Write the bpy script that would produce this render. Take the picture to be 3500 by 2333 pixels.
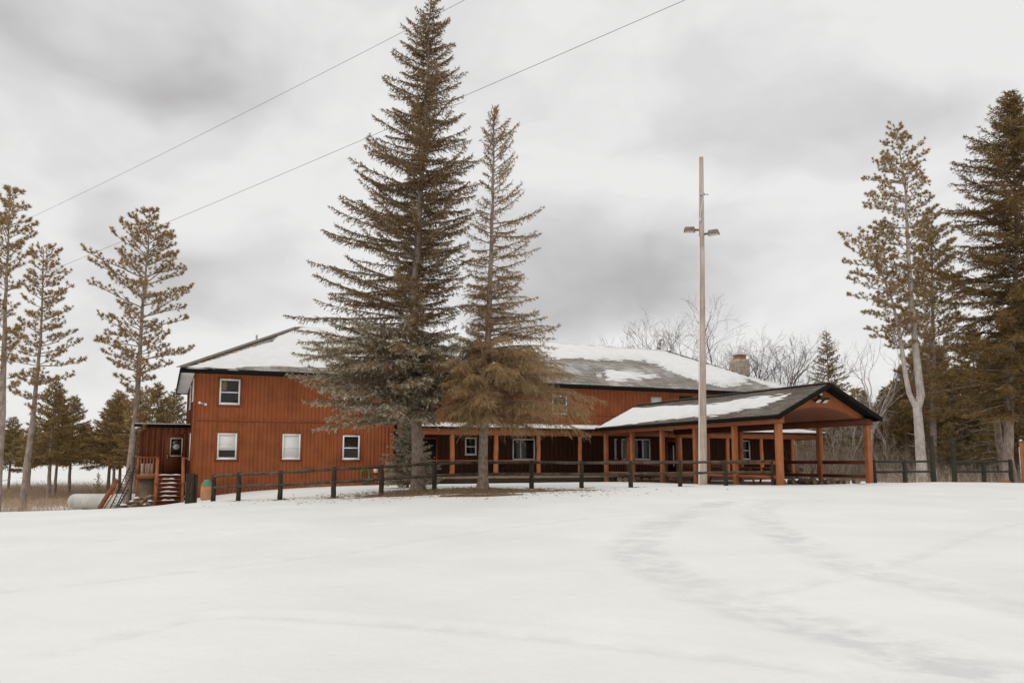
import bpy, math, random
import numpy as np
from math import radians, sin, cos, pi, sqrt, atan2
from mathutils import Vector

for o in list(bpy.data.objects): bpy.data.objects.remove(o)
SC = bpy.context.scene
COL = SC.collection
# ------------------------------------------------------------------ camera
EYE = 1.6; LENS = 28.0; PITCH = radians(6.5); SHIFT = 96.5/3500
cam = bpy.data.cameras.new("camera"); camo = bpy.data.objects.new("camera", cam); COL.objects.link(camo)
cam.lens = LENS; cam.sensor_width = 36; cam.shift_y = SHIFT; cam.clip_start = .1; cam.clip_end = 4000
camo.location = (0, 0, EYE); camo.rotation_euler = (pi/2+PITCH, 0, 0)
SC.camera = camo
SC.render.resolution_x = 1024; SC.render.resolution_y = 682
# ------------------------------------------------------------------ light
SUN_EL, SUN_AZ = radians(50), radians(222)     # azimuth of the sun, clockwise from +Y
SC.view_settings.view_transform = 'Standard'; SC.view_settings.look = 'None'
SC.view_settings.exposure = 0.0; SC.view_settings.gamma = 1.0
sun = bpy.data.lights.new("sun", 'SUN'); suno = bpy.data.objects.new("sun", sun); COL.objects.link(suno)
sun.energy = 0.55; sun.angle = radians(25); sun.color = (1.0, .96, .90)
sd = Vector((sin(SUN_AZ)*cos(SUN_EL), cos(SUN_AZ)*cos(SUN_EL), sin(SUN_EL)))
suno.rotation_euler = sd.to_track_quat('Z', 'Y').to_euler()
suno.location = (0, 0, 60)

def dirpx(px, py):
    f = LENS/36*3500
    xc = (px-1750)/f; yc = -(py-1166.5-96.5)/f
    return (xc, cos(PITCH)-yc*sin(PITCH), sin(PITCH)+yc*cos(PITCH))
def at(px, py, Y):
    r = dirpx(px, py); return (r[0]*Y/r[1], Y, r[2]*Y/r[1]+EYE)

W = bpy.data.worlds.new("World"); SC.world = W; W.use_nodes = True
nt = W.node_tree; nt.nodes.clear()
def N(nt, t, **kw):
    n = nt.nodes.new(t)
    for k, v in kw.items():
        if k == 'loc': continue
        setattr(n, k, v)
    return n
def build_world():
    L = nt.links
    out = N(nt, 'ShaderNodeOutputWorld'); bg = N(nt, 'ShaderNodeBackground')
    sky = N(nt, 'ShaderNodeTexSky', sky_type='NISHITA'); sky.sun_disc = False
    sky.sun_elevation = SUN_EL; sky.sun_rotation = SUN_AZ
    tc = N(nt, 'ShaderNodeTexCoord')
    mp = N(nt, 'ShaderNodeMapping'); mp.inputs['Scale'].default_value = (1, 1, 1.9)
    L.new(tc.outputs['Generated'], mp.inputs['Vector'])
    n0 = N(nt, 'ShaderNodeTexNoise'); n0.inputs['Scale'].default_value = 2.2; n0.inputs['Detail'].default_value = 4
    L.new(mp.outputs[0], n0.inputs['Vector'])
    # warped direction
    wv = N(nt, 'ShaderNodeVectorMath', operation='MULTIPLY_ADD')
    wv.inputs[1].default_value = (.55, .55, .55)
    L.new(n0.outputs['Color'], wv.inputs[0]); L.new(mp.outputs[0], wv.inputs[2])
    n1 = N(nt, 'ShaderNodeTexNoise'); n1.inputs['Scale'].default_value = 3.6; n1.inputs['Detail'].default_value = 5.5; n1.inputs['Roughness'].default_value = .52
    L.new(wv.outputs[0], n1.inputs['Vector'])
    base = N(nt, 'ShaderNodeMapRange'); base.inputs[1].default_value = .34; base.inputs[2].default_value = .62
    base.inputs[3].default_value = .11; base.inputs[4].default_value = -.065
    L.new(n1.outputs['Fac'], base.inputs[0])
    acc = base.outputs[0]
    # the darker cloud banks, as directions in the sky
    blobs = [(90, 120, .26, .11, 1.0), (520, 230, .24, .06, .75), (1010, 50, .15, .05, .8), (790, 770, .24, .08, .9), (860, 930, .26, .09, 1.15), (2060, 990, .28, .08, 1.25),
             (2680, 470, .18, .06, .60), (1800, 560, .16, .06, .30), (3050, 300, .2, .06, .25), (500, 620, .2, .06, .3), (1780, 1080, .2, .06, .8), (2480, 880, .26, .09, .65), (1900, 800, .3, .08, .4), (400, 700, .25, .1, .35)]
    for px, py, rx, rz, a in blobs:
        d = Vector(dirpx(px, py)).normalized()
        sub = N(nt, 'ShaderNodeVectorMath', operation='SUBTRACT')
        off = Vector((d.x+.275, d.y+.275, d.z*1.9+.275))
        sub.inputs[1].default_value = off
        L.new(wv.outputs[0], sub.inputs[0])
        sc = N(nt, 'ShaderNodeVectorMath', operation='MULTIPLY'); sc.inputs[1].default_value = (1/rx, 1/rx, 1/(rz*1.9))
        L.new(sub.outputs[0], sc.inputs[0])
        ln = N(nt, 'ShaderNodeVectorMath', operation='LENGTH'); L.new(sc.outputs[0], ln.inputs[0])
        mr = N(nt, 'ShaderNodeMapRange', interpolation_type='SMOOTHSTEP')
        mr.inputs[1].default_value = 0.0; mr.inputs[2].default_value = 1.0; mr.inputs[3].default_value = a*.25; mr.inputs[4].default_value = 0
        L.new(ln.outputs['Value'], mr.inputs[0])
        ad = N(nt, 'ShaderNodeMath', operation='ADD'); L.new(acc, ad.inputs[0]); L.new(mr.outputs[0], ad.inputs[1]); acc = ad.outputs[0]
    ramp = N(nt, 'ShaderNodeValToRGB')
    e = ramp.color_ramp.elements
    e[0].position = 0; e[0].color = (.865, .858, .848, 1)
    e[1].position = .42; e[1].color = (.44, .425, .425, 1)
    m = e.new(.14); m.color = (.72, .71, .705, 1)
    L.new(acc, ramp.inputs[0])
    # a trace of the clear sky's own colour comes through the overcast
    sk = N(nt, 'ShaderNodeVectorMath', operation='SCALE'); sk.inputs[3].default_value = 0.09
    L.new(sky.outputs[0], sk.inputs[0])
    mx = N(nt, 'ShaderNodeMix', data_type='RGBA'); mx.inputs[0].default_value = .05
    L.new(ramp.outputs[0], mx.inputs[6]); L.new(sk.outputs[0], mx.inputs[7])
    L.new(mx.outputs[2], bg.inputs[0])
    # an overcast sky is brightest overhead
    sx = N(nt, 'ShaderNodeSeparateXYZ'); L.new(tc.outputs['Generated'], sx.inputs[0])
    zm = N(nt, 'ShaderNodeMapRange', interpolation_type='SMOOTHSTEP'); zm.inputs[1].default_value = .52; zm.inputs[2].default_value = .95; zm.inputs[3].default_value = 1.0; zm.inputs[4].default_value = 1.45
    L.new(sx.outputs[2], zm.inputs[0]); L.new(zm.outputs[0], bg.inputs[1])
    L.new(bg.outputs[0], out.inputs[0])
build_world()

# ------------------------------------------------------------------ helpers
rng = np.random.default_rng(7)
class G:
    """collects geometry for ONE mesh"""
    def __init__(s): s.v = []; s.f = []; s.n = 0; s.c = []
    def add(s, V, F, col=None):
        V = np.asarray(V, float).reshape(-1, 3); s.v.append(V)
        F = np.asarray(F, int); s.f.append(F+s.n); s.n += len(V)
        if col is not None: s.c.append(np.broadcast_to(np.asarray(col, float), (len(V), 3)))
        else: s.c.append(np.ones((len(V), 3)))
    def box(s, x0, x1, y0, y1, z0, z1, col=None):
        V = [(x0,y0,z0),(x1,y0,z0),(x1,y1,z0),(x0,y1,z0),(x0,y0,z1),(x1,y0,z1),(x1,y1,z1),(x0,y1,z1)]
        s.add(V, [(0,3,2,1),(4,5,6,7),(0,1,5,4),(1,2,6,5),(2,3,7,6),(3,0,4,7)], col)
    def beam(s, a, b, w, h, up=(0,0,1), col=None):
        a = np.array(a, float); b = np.array(b, float); d = b-a; d /= np.linalg.norm(d)
        sx = np.cross(d, up); sx /= np.linalg.norm(sx); sz = np.cross(sx, d)
        V = []
        for p in (a, b):
            for i, j in ((-1,-1),(1,-1),(1,1),(-1,1)): V.append(p+sx*w/2*i+sz*h/2*j)
        s.add(V, [(0,1,2,3),(7,6,5,4),(0,4,5,1),(1,5,6,2),(2,6,7,3),(3,7,4,0)], col)
    def tube(s, P, R, k=8, col=None, cap=True):
        P = np.asarray(P, float); n = len(P); R = np.broadcast_to(np.asarray(R, float), (n,))
        T = np.gradient(P, axis=0); T /= np.linalg.norm(T, axis=1)[:, None]+1e-9
        ref = np.array([0,0,1.]) if abs(T[:,2]).mean() < .8 else np.array([1.,0,0])
        A = np.cross(T, ref); A /= np.linalg.norm(A, axis=1)[:, None]+1e-9; B = np.cross(T, A)
        an = np.arange(k)*2*pi/k
        V = (P[:,None,:]+R[:,None,None]*(A[:,None,:]*np.cos(an)[None,:,None]+B[:,None,:]*np.sin(an)[None,:,None])).reshape(-1,3)
        i = np.arange(n-1)[:,None]*k; j = np.arange(k)[None,:]; j2 = (j+1) % k
        F = np.stack([i+j, i+j2, i+k+j2, i+k+j], -1).reshape(-1,4)
        s.add(V, F, col)
        if cap and k > 3:
            for q, b in ((0, 0), (n-1, (n-1)*k)):
                c = P[q]; VV = np.vstack([V[b:b+k], c[None]]); FF = [(m, (m+1) % k, k) if q else ((m+1) % k, m, k) for m in range(k)]
                s.add(VV, FF, col)
    def poly(s, pts, n, th):
        """extruded polygon: pts 3-D, moved along n by th"""
        P = np.array(pts, float); k = len(P); Q = P+np.array(n, float)*th
        s.v.append(np.vstack([P, Q])); s.c.append(np.ones((2*k, 3)))
        s.f.append([list(range(s.n, s.n+k))[::-1], list(range(s.n+k, s.n+2*k))]); 
        s.f.append(np.array([(i, (i+1) % k, k+(i+1) % k, k+i) for i in range(k)])+s.n)
        s.n += 2*k
    def mesh(s, name):
        me = bpy.data.meshes.new(name)
        V = np.vstack(s.v); loops = []; tot = []
        for F in s.f:
            if isinstance(F, list):
                for f in F: loops.append(np.array(f)); tot.append(np.array([len(f)]))
            else:
                loops.append(F.ravel()); tot.append(np.full(len(F), F.shape[1]))
        loops = np.concatenate(loops); tot = np.concatenate(tot)
        st = np.concatenate([[0], np.cumsum(tot)[:-1]])
        me.vertices.add(len(V)); me.vertices.foreach_set('co', V.ravel().astype(np.float32))
        me.loops.add(len(loops)); me.loops.foreach_set('vertex_index', loops.astype(np.int32))
        me.polygons.add(len(tot)); me.polygons.foreach_set('loop_start', st.astype(np.int32)); me.polygons.foreach_set('loop_total', tot.astype(np.int32))
        me.update(calc_edges=True)
        C = np.vstack(s.c)
        if C.min() < 1:
            a = me.color_attributes.new('Col', 'FLOAT_COLOR', 'POINT')
            a.data.foreach_set('color', np.hstack([C, np.ones((len(C), 1))]).ravel().astype(np.float32))
        return me
    def build(s, name, mat, parent=None, smooth=False, bevel=0):
        me = s.mesh(name); me.materials.append(mat)
        if smooth: me.polygons.foreach_set('use_smooth', np.ones(len(me.polygons), bool))
        o = bpy.data.objects.new(name, me); COL.objects.link(o)
        if parent is not None: o.parent = parent
        if bevel:
            b = o.modifiers.new('bevel', 'BEVEL'); b.width = bevel; b.segments = 2; b.limit_method = 'ANGLE'
        return o
def tag(o, label=None, cat=None, group=None, kind=None):
    if label: o['label'] = label
    if cat: o['category'] = cat
    if group: o['group'] = group
    if kind: o['kind'] = kind
    return o
def empty(name, loc=(0,0,0), rz=0, label=None, cat=None, group=None):
    o = bpy.data.objects.new(name, None); COL.objects.link(o); o.location = loc; o.rotation_euler = (0,0,rz); o.empty_display_size = .3
    return tag(o, label, cat, group)
def kids(o): return [c for c in bpy.data.objects if c.parent == o]
def copy_tree(o, parent=None, ch=None):
    c = o.copy(); COL.objects.link(c); c.parent = parent
    for q in kids(o): copy_tree(q, c)
    return c

def mat(name, c1, c2=None, scale=5, rough=.8, bump=0, bscale=None, stretch=(1,1,1), metal=0, detail=4, spec=.3, attr=False, contrast=(.35,.65), tri=None, coord='Object'):
    m = bpy.data.materials.new(name); m.use_nodes = True; t = m.node_tree; L = t.links
    b = t.nodes['Principled BSDF']; b.inputs['Roughness'].default_value = rough; b.inputs['Metallic'].default_value = metal
    b.inputs['Specular IOR Level'].default_value = spec
    tc = N(t, 'ShaderNodeTexCoord'); mp = N(t, 'ShaderNodeMapping'); mp.inputs['Scale'].default_value = stretch
    L.new(tc.outputs[coord], mp.inputs[0])
    colout = None
    if c2 is not None:
        nz = N(t, 'ShaderNodeTexNoise'); nz.inputs['Scale'].default_value = scale; nz.inputs['Detail'].default_value = detail
        L.new(mp.outputs[0], nz.inputs['Vector'])
        mr = N(t, 'ShaderNodeMapRange'); mr.inputs[1].default_value = contrast[0]; mr.inputs[2].default_value = contrast[1]
        L.new(nz.outputs['Fac'], mr.inputs[0])
        mx = N(t, 'ShaderNodeMix', data_type='RGBA'); mx.inputs[6].default_value = (*c1, 1); mx.inputs[7].default_value = (*c2, 1)
        L.new(mr.outputs[0], mx.inputs[0]); colout = mx.outputs[2]
        if tri:
            n2 = N(t, 'ShaderNodeTexNoise'); n2.inputs['Scale'].default_value = tri[0]; n2.inputs['Detail'].default_value = 3
            L.new(tc.outputs[coord], n2.inputs['Vector'])
            m2 = N(t, 'ShaderNodeMapRange'); m2.inputs[1].default_value = .45; m2.inputs[2].default_value = .7; m2.inputs[4].default_value = tri[2]
            L.new(n2.outputs['Fac'], m2.inputs[0])
            x2 = N(t, 'ShaderNodeMix', data_type='RGBA'); L.new(colout, x2.inputs[6]); x2.inputs[7].default_value = (*tri[1], 1); L.new(m2.outputs[0], x2.inputs[0]); colout = x2.outputs[2]
    if attr:
        at_ = N(t, 'ShaderNodeAttribute', attribute_name='Col')
        if colout is None: colout = at_.outputs['Color']
        else:
            mm = N(t, 'ShaderNodeMix', data_type='RGBA', blend_type='MULTIPLY'); mm.inputs[0].default_value = 1
            L.new(colout, mm.inputs[6]); L.new(at_.outputs['Color'], mm.inputs[7]); colout = mm.outputs[2]
    if colout: L.new(colout, b.inputs['Base Color'])
    else: b.inputs['Base Color'].default_value = (*c1, 1)
    if bump:
        nb = N(t, 'ShaderNodeTexNoise'); nb.inputs['Scale'].default_value = bscale or scale*3; nb.inputs['Detail'].default_value = 3
        L.new(mp.outputs[0], nb.inputs['Vector'])
        bp = N(t, 'ShaderNodeBump'); bp.inputs['Strength'].default_value = bump; bp.inputs['Distance'].default_value = .02
        L.new(nb.outputs['Fac'], bp.inputs['Height']); L.new(bp.outputs[0], b.inputs['Normal'])
    return m
M = {}
M['siding'] = mat('stained_siding', (.285,.080,.026), (.345,.102,.035), 3.2, .8, .3, 14, (9,9,.35), contrast=(.2,.8), tri=(1.1,(.20,.052,.019),.75))
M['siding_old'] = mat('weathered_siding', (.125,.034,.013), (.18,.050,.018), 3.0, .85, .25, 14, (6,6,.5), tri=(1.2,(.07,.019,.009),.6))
M['shaded_porch_siding'] = mat('shaded_porch_siding', (.05,.019,.010), (.08,.029,.014), 2, .8, .2, 14, (6,6,.5))  # siding darkened in its colour to imitate the shade under the porch
M['trimwood'] = mat('trim_wood', (.215,.055,.019), (.28,.078,.027), 2, .75, .15, 14, (2,2,2))
M['post'] = mat('stained_log', (.33,.112,.042), (.41,.150,.060), 3, .75, .3, 10, (3,3,.6), tri=(2,(.22,.068,.026),.6))
M['beam'] = mat('stained_beam', (.26,.084,.031), (.33,.112,.043), 2, .7, .2, 10, (1,1,4))
M['black'] = mat('black_fascia', (.010,.008,.007), (.016,.013,.011), 4, .9, .1, spec=.1)
M['white'] = mat('white_vinyl', (.82,.82,.80), (.86,.86,.84), 3, .45)
M['soffit'] = mat('white_soffit', (.76,.75,.73), (.82,.81,.79), 2, .6)
M['blind'] = mat('window_blind', (.80,.79,.75), (.84,.83,.79), 3, .8, stretch=(1,1,30))
M['darkroom'] = mat('dark_room', (.008,.007,.005), (.012,.010,.007), 2.5, .9)
M['fence'] = mat('weathered_rail', (.045,.034,.022), (.125,.098,.070), 5, .9, .5, 18, (1,1,1), tri=(1.3,(.038,.033,.021),.6))
M['fencepost'] = mat('weathered_post', (.028,.021,.013), (.065,.050,.033), 6, .95, .6, 20, (3,3,.6), tri=(1.6,(.036,.036,.021),.5))
M['green_fence'] = mat('dark_green_rail', (.026,.026,.017), (.042,.040,.027), 4, .8, .2)
M['pole'] = mat('grey_pole', (.43,.345,.285), (.58,.48,.41), 2.2, .8, .3, 12, (5,5,.35), tri=(1.1,(.27,.19,.135),.55))
M['bark'] = mat('pine_bark', (.24,.185,.145), (.40,.32,.27), 5, .9, .7, 9, (2,2,.7), tri=(3,(.13,.085,.06),.6))
M['sprucebark'] = mat('spruce_bark', (.20,.150,.115), (.34,.265,.215), 7, .9, .8, 12, (2,2,1.2), tri=(5,(.10,.070,.05),.6))
M['paletrunk'] = mat('pale_bark', (.40,.35,.31), (.56,.50,.46), 4, .85, .4, 9, (3,3,.8), tri=(3,(.22,.17,.14),.5))
M['twig'] = mat('bare_twig', (.105,.068,.047), (.17,.118,.085), 4, .9)
M['needle'] = mat('needles', (1,1,1), None, rough=.65, attr=True, spec=.2)
def needle_mat():
    m = bpy.data.materials.new('needle_spray'); m.use_nodes = True; t = m.node_tree; L = t.links; t.nodes.clear()
    o = N(t, 'ShaderNodeOutputMaterial'); a = N(t, 'ShaderNodeAttribute', attribute_name='Col'); d = N(t, 'ShaderNodeBsdfDiffuse'); tr = N(t, 'ShaderNodeBsdfTranslucent'); mx = N(t, 'ShaderNodeMixShader'); mx.inputs[0].default_value = .38
    L.new(a.outputs['Color'], d.inputs[0]); L.new(a.outputs['Color'], tr.inputs[0]); L.new(d.outputs[0], mx.inputs[1]); L.new(tr.outputs[0], mx.inputs[2]); L.new(mx.outputs[0], o.inputs[0]); return m
M['needle'] = needle_mat()
M['stone'] = mat('chimney_stone', (.33,.275,.215), (.50,.44,.36), 4, .85, .5, 14)
M['metal'] = mat('galvanised', (.42,.41,.40), (.52,.51,.50), 6, .45, metal=.6)
M['lampmetal'] = mat('bronze_paint', (.16,.12,.09), (.22,.17,.13), 5, .5)
M['lens'] = mat('lamp_lens', (.60,.56,.50), (.72,.69,.63), 8, .25, spec=.5)
M['brass'] = mat('brass', (.65,.50,.32), (.75,.6,.4), 8, .35, metal=.7)
M['tank'] = mat('tank_paint', (.56,.55,.52), (.66,.65,.62), 1.5, .5, tri=(2,(.42,.41,.37),.35))
M['red'] = mat('red_cap', (.50,.045,.022), (.62,.07,.035), 5, .5)
M['hose'] = mat('green_hose', (.05,.20,.075), (.11,.34,.15), 8, .45)
M['greencap'] = mat('green_paint', (.075,.20,.125), (.10,.26,.165), 5, .6)
M['tan'] = mat('tan_barrel', (.40,.18,.090), (.50,.24,.125), 4, .75, .2)
M['cedar'] = mat('cedar_board', (.26,.100,.045), (.36,.15,.068), 3, .75, .3, 12, (5,5,.4))
M['plank'] = mat('old_plank', (.20,.068,.030), (.29,.105,.048), 3, .8, .3, 12)
M['darkiron'] = mat('dark_iron', (.018,.014,.012), (.03,.024,.02), 6, .6)
M['logend'] = mat('log_end', (.20,.135,.08), (.32,.225,.14), 6, .85, .2)
M['logbark'] = mat('log_bark', (.13,.095,.07), (.22,.165,.125), 6, .9, .5)
M['rustiron'] = mat('stick', (.25,.18,.13), (.35,.26,.2), 5, .8)
M['teal'] = mat('sign_board', (.45,.42,.36), (.60,.56,.50), 9, .7)
M['block'] = mat('foundation', (.19,.145,.10), (.26,.20,.145), 4, .9, .3)
M['concrete'] = mat('foundation_block', (.30,.27,.23), (.38,.345,.30), 3, .9, .2)
M['snowmat'] = mat('snow', (.80,.805,.80), (.845,.85,.84), 2.5, .55, .25, 5, spec=.2)
M['snowroof'] = mat('roof_snow', (.70,.70,.68), (.75,.75,.73), 2.0, .6, .15, 4, spec=.15)
M['rail_dark'] = mat('dark_rail_and_shade', (.12,.036,.016), (.16,.05,.022), 3, .75)  # dark brown rails; on the pavilion's right side it paints in shade

def glass_mat():
    m = bpy.data.materials.new('window_glass'); m.use_nodes = True; t = m.node_tree; L = t.links; t.nodes.clear()
    o = N(t, 'ShaderNodeOutputMaterial'); tr = N(t, 'ShaderNodeBsdfTransparent'); gl = N(t, 'ShaderNodeBsdfGlossy')
    tr.inputs[0].default_value = (.97,.98,.97,1); gl.inputs['Roughness'].default_value = .03; gl.inputs[0].default_value = (.8,.8,.8,1)
    mx = N(t, 'ShaderNodeMixShader'); mx.inputs[0].default_value = .035
    L.new(tr.outputs[0], mx.inputs[1]); L.new(gl.outputs[0], mx.inputs[2]); L.new(mx.outputs[0], o.inputs[0])
    return m
M['glass'] = glass_mat()

def shingle_mat(name, dust=.5, c1=(.21,.185,.155), c2=(.40,.365,.32)):
    """asphalt shingles laid in courses along local X; the courses climb with local Z"""
    m = bpy.data.materials.new(name); m.use_nodes = True; t = m.node_tree; L = t.links
    b = t.nodes['Principled BSDF']; b.inputs['Roughness'].default_value = .9; b.inputs['Specular IOR Level'].default_value = .15
    uv = N(t, 'ShaderNodeAttribute', attribute_name='Run')
    br = N(t, 'ShaderNodeTexBrick'); br.offset = .5; br.inputs['Scale'].default_value = 1.0
    br.inputs['Brick Width'].default_value = .95; br.inputs['Row Height'].default_value = .145; br.inputs['Mortar Size'].default_value = .022
    br.inputs['Color1'].default_value = (*c1,1); br.inputs['Color2'].default_value = (*c2,1); br.inputs['Mortar'].default_value = (.045,.038,.032,1)
    br.inputs['Mortar Smooth'].default_value = .2
    L.new(uv.outputs['Vector'], br.inputs['Vector'])
    # snow dust caught on courses
    mp = N(t, 'ShaderNodeMapping'); mp.inputs['Scale'].default_value = (1.6, 13, 1); L.new(uv.outputs['Vector'], mp.inputs[0])
    nz = N(t, 'ShaderNodeTexNoise'); nz.inputs['Scale'].default_value = 1.0; nz.inputs['Detail'].default_value = 5; nz.inputs['Roughness'].default_value = .6
    L.new(mp.outputs[0], nz.inputs['Vector'])
    n2 = N(t, 'ShaderNodeTexNoise'); n2.inputs['Scale'].default_value = .45; n2.inputs['Detail'].default_value = 2; L.new(uv.outputs['Vector'], n2.inputs['Vector'])
    ad = N(t, 'ShaderNodeMath', operation='ADD'); L.new(nz.outputs['Fac'], ad.inputs[0]); L.new(n2.outputs['Fac'], ad.inputs[1])
    mr = N(t, 'ShaderNodeMapRange'); mr.inputs[1].default_value = 1.02; mr.inputs[2].default_value = 1.22; mr.inputs[4].default_value = dust
    L.new(ad.outputs[0], mr.inputs[0])
    mx = N(t, 'ShaderNodeMix', data_type='RGBA'); L.new(br.outputs['Color'], mx.inputs[6]); mx.inputs[7].default_value = (.62,.62,.61,1)
    L.new(mr.outputs[0], mx.inputs[0]); L.new(mx.outputs[2], b.inputs['Base Color'])
    bp = N(t, 'ShaderNodeBump'); bp.inputs['Strength'].default_value = .5; bp.inputs['Distance'].default_value = .02; L.new(br.outputs['Fac'], bp.inputs['Height']); bp.invert = True
    L.new(bp.outputs[0], b.inputs['Normal'])
    return m
M['shingle'] = shingle_mat('shingles_main', .62); M['shingle2'] = shingle_mat('shingles_pavilion', .15, (.135,.112,.088), (.25,.215,.175))
def set_run(o, fn):
    """store the run of the roof (along the eave, up the slope) as a vector attribute"""
    me = o.data; a = me.attributes.new('Run', 'FLOAT_VECTOR', 'POINT')
    co = np.empty(len(me.vertices)*3, np.float32); me.vertices.foreach_get('co', co); co = co.reshape(-1, 3)
    a.data.foreach_set('vector', fn(co).astype(np.float32).ravel())

# ------------------------------------------------------------------ the lodge's own frame: s along the front wall, t towards the camera
PSI = radians(23.6); C0 = np.array([-16.6, 41.5]); Ux = np.array([cos(PSI), sin(PSI)]); Nx = np.array([sin(PSI), -cos(PSI)])
def loc(s, t, z=0):
    p = C0+s*Ux+t*Nx; return (p[0], p[1], z)
LOC = (C0[0], C0[1], 0)
def toST(x, y):
    d0 = x-C0[0]; d1 = y-C0[1]; return d0*Ux[0]+d1*Ux[1], d0*Nx[0]+d1*Nx[1]

# ------------------------------------------------------------------ ground heights (thin-plate spline through surveyed points)
CP = [(0,0,0),(0,8,0),(-10,8,-.05),(10,8,.02),(0,18,.12),(-12,18,-.02),(12,18,.2),(25,15,.25),(-25,15,-.12),(0,-15,0),(25,-12,0),(-25,-12,0),(6,26,.38),(-5,24,.2),(18,28,.45),(30,26,.45)]
for px, py, Y in [(0,1748,28),(200,1746,30),(400,1741,33),(480,1736,35.5),(560,1724,39.4),(640,1716,38),(671,1717,33.5),(728,1710,32.6),(815,1711,31.6),(957,1707,30.4),(1140,1700,29.6),(1303,1686,30),(1484,1673,30.8),
                  (1660,1667.5,31.5),(1817,1669,32.2),(1988,1666,32.8),(2156,1663,33.2),(2325,1660.5,33.6),(2481,1656,33.9),(2643,1656,34.2),(2989,1655,36.5),(3020,1648,35.4),(3150,1647,36),(3300,1648,36.5),(3450,1649,37),(3700,1650,37)]:
    CP.append(at(px, py, Y))
CP += [(-22,39,-.95),(-20.5,43,-1.15),(-18.2,40.5,-.6),(-23,46,-1.2),(-27,45,-1.2),(-25,38,-1.0),(-33,32,-.75),(-30,50,-1.3),(-40,60,-1.3),(-20,70,-1.25),(-40,86,-1.2),(-15,90,-1.15),(-60,90,-1.15),(-30,130,-.75),(-90,130,-.8),
       (-60,200,-.2),(20,200,.2),(-150,400,1.15),(60,400,1.2),(300,400,1.2),(-100,800,1.5),(400,800,1.5),(-600,700,1.5),(-300,60,-.9),(300,60,.5),(0,62,-.6),(15,75,.1),(40,80,.5),(30,62,.35),(50,45,.5),(22,42,.42),(28,48,.25)]
for s, t, z in [(1.24,0,-.15),(4.9,0,.1),(8.5,.2,.2),(14,2.7,.3),(20,3,.33),(22.5,10,.5),(27.5,10,.5),(25,15,.53),(28,18,.54),(22,17,.54),(33,4,.36),(40,4,.4)]:
    CP.append(loc(s, t, z))
CP = np.array(CP)
def tps_fit(P, lam=.02):
    n = len(P); d = np.hypot(P[:,None,0]-P[None,:,0], P[:,None,1]-P[None,:,1])
    K = np.where(d > 0, d*d*np.log(d+1e-12), 0)*1e-2; Q = np.hstack([np.ones((n,1)), P[:,:2]*.01])
    A = np.zeros((n+3, n+3)); A[:n,:n] = K+lam*np.eye(n); A[:n,n:] = Q; A[n:,:n] = Q.T
    return np.linalg.solve(A, np.concatenate([P[:,2], np.zeros(3)]))
TW = tps_fit(CP)
def ground(x, y):
    x = np.atleast_1d(np.asarray(x, float)); y = np.atleast_1d(np.asarray(y, float)); out = np.empty(x.shape); xf = x.ravel(); yf = y.ravel(); of = np.empty(xf.shape)
    for i in range(0, len(xf), 20000):
        d2 = (xf[i:i+20000,None]-CP[None,:,0])**2+(yf[i:i+20000,None]-CP[None,:,1])**2
        K = np.where(d2 > 0, d2*.5*np.log(d2+1e-20), 0)*1e-2
        of[i:i+20000] = K@TW[:-3]+TW[-3]+TW[-2]*xf[i:i+20000]*.01+TW[-1]*yf[i:i+20000]*.01
    return np.minimum(of, 1.55).reshape(x.shape)
def gz(x, y): return float(ground(x, y)[0])
def on(px, Y):
    """the point of the ground seen in column px at distance Y"""
    x = (px-1750)/(LENS/36*3500)*Y*1.006
    return x, Y, gz(x, Y)

def polydist(x, y, P):
    d = np.full(x.shape, 1e9)
    for (ax, ay), (bx, by) in zip(P[:-1], P[1:]):
        vx, vy = bx-ax, by-ay; u = np.clip(((x-ax)*vx+(y-ay)*vy)/(vx*vx+vy*vy), 0, 1)
        d = np.minimum(d, np.hypot(x-ax-u*vx, y-ay-u*vy))
    return d
def smoothpoly(P, n=8):
    P = np.array(P, float); out = []
    for i in range(len(P)-1):
        p0 = P[max(i-1,0)]; p1 = P[i]; p2 = P[i+1]; p3 = P[min(i+2,len(P)-1)]
        for u in np.linspace(0, 1, n, endpoint=False):
            out.append(.5*((2*p1)+(-p0+p2)*u+(2*p0-5*p1+4*p2-p3)*u*u+(-p0+3*p1-3*p2+p3)*u**3))
    out.append(P[-1]); return np.array(out)
def vnoise(x, y, seed, f):
    r = np.random.default_rng(seed); o = 0
    for k in range(6):
        a = r.uniform(0, 2*pi); ff = f*r.uniform(.6, 1.6); ph = r.uniform(0, 6.28); o = o+np.sin((x*np.cos(a)+y*np.sin(a))*ff+ph+np.sin((x*np.sin(a)-y*np.cos(a))*ff*.7+ph*2))
    return o/6

TR1 = [(6.4,24.5),(5.2,22.2),(4.2,20.4),(3.1,17.9),(2.4,15.4),(2.1,13.9),(2.1,12.3),(2.3,11.0),(2.4,9.7),(2.6,9.2),(2.8,8.3),(3.0,7.8),(3.3,7.0),(3.5,6.6),(3.7,6.0),(4.1,5)]
TR2 = [(8.4,25),(6.7,22.0),(5.6,17.3),(5.3,14.3),(5.0,12.2),(5.2,11.0),(5.4,9.9),(5.5,8.8),(5.9,7.5)]
LINES = [[(-9,8.5),(-6.5,10.3),(-4.9,11.8),(-2.8,14.0),(-1.5,16.2),(1.3,19.5),(4.4,21.8),(8,23.5)], [(2.8,9.6),(4.6,11.2),(6.4,13.0),(9.9,16.8),(14,20)], [(-3.8,7.0),(-3.1,8.6),(-1.2,8.1),(1,7.2),(3,6)], [(-12,14),(-6,17.5),(0,20.5),(5,22.8)], [(-2.2,5.2),(-.4,5.6),(1.2,5.0)]]
def tree_xy(px, Y): 
    x = (px-1750)/(LENS/36*3500)*Y*1.006; return x, Y
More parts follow.
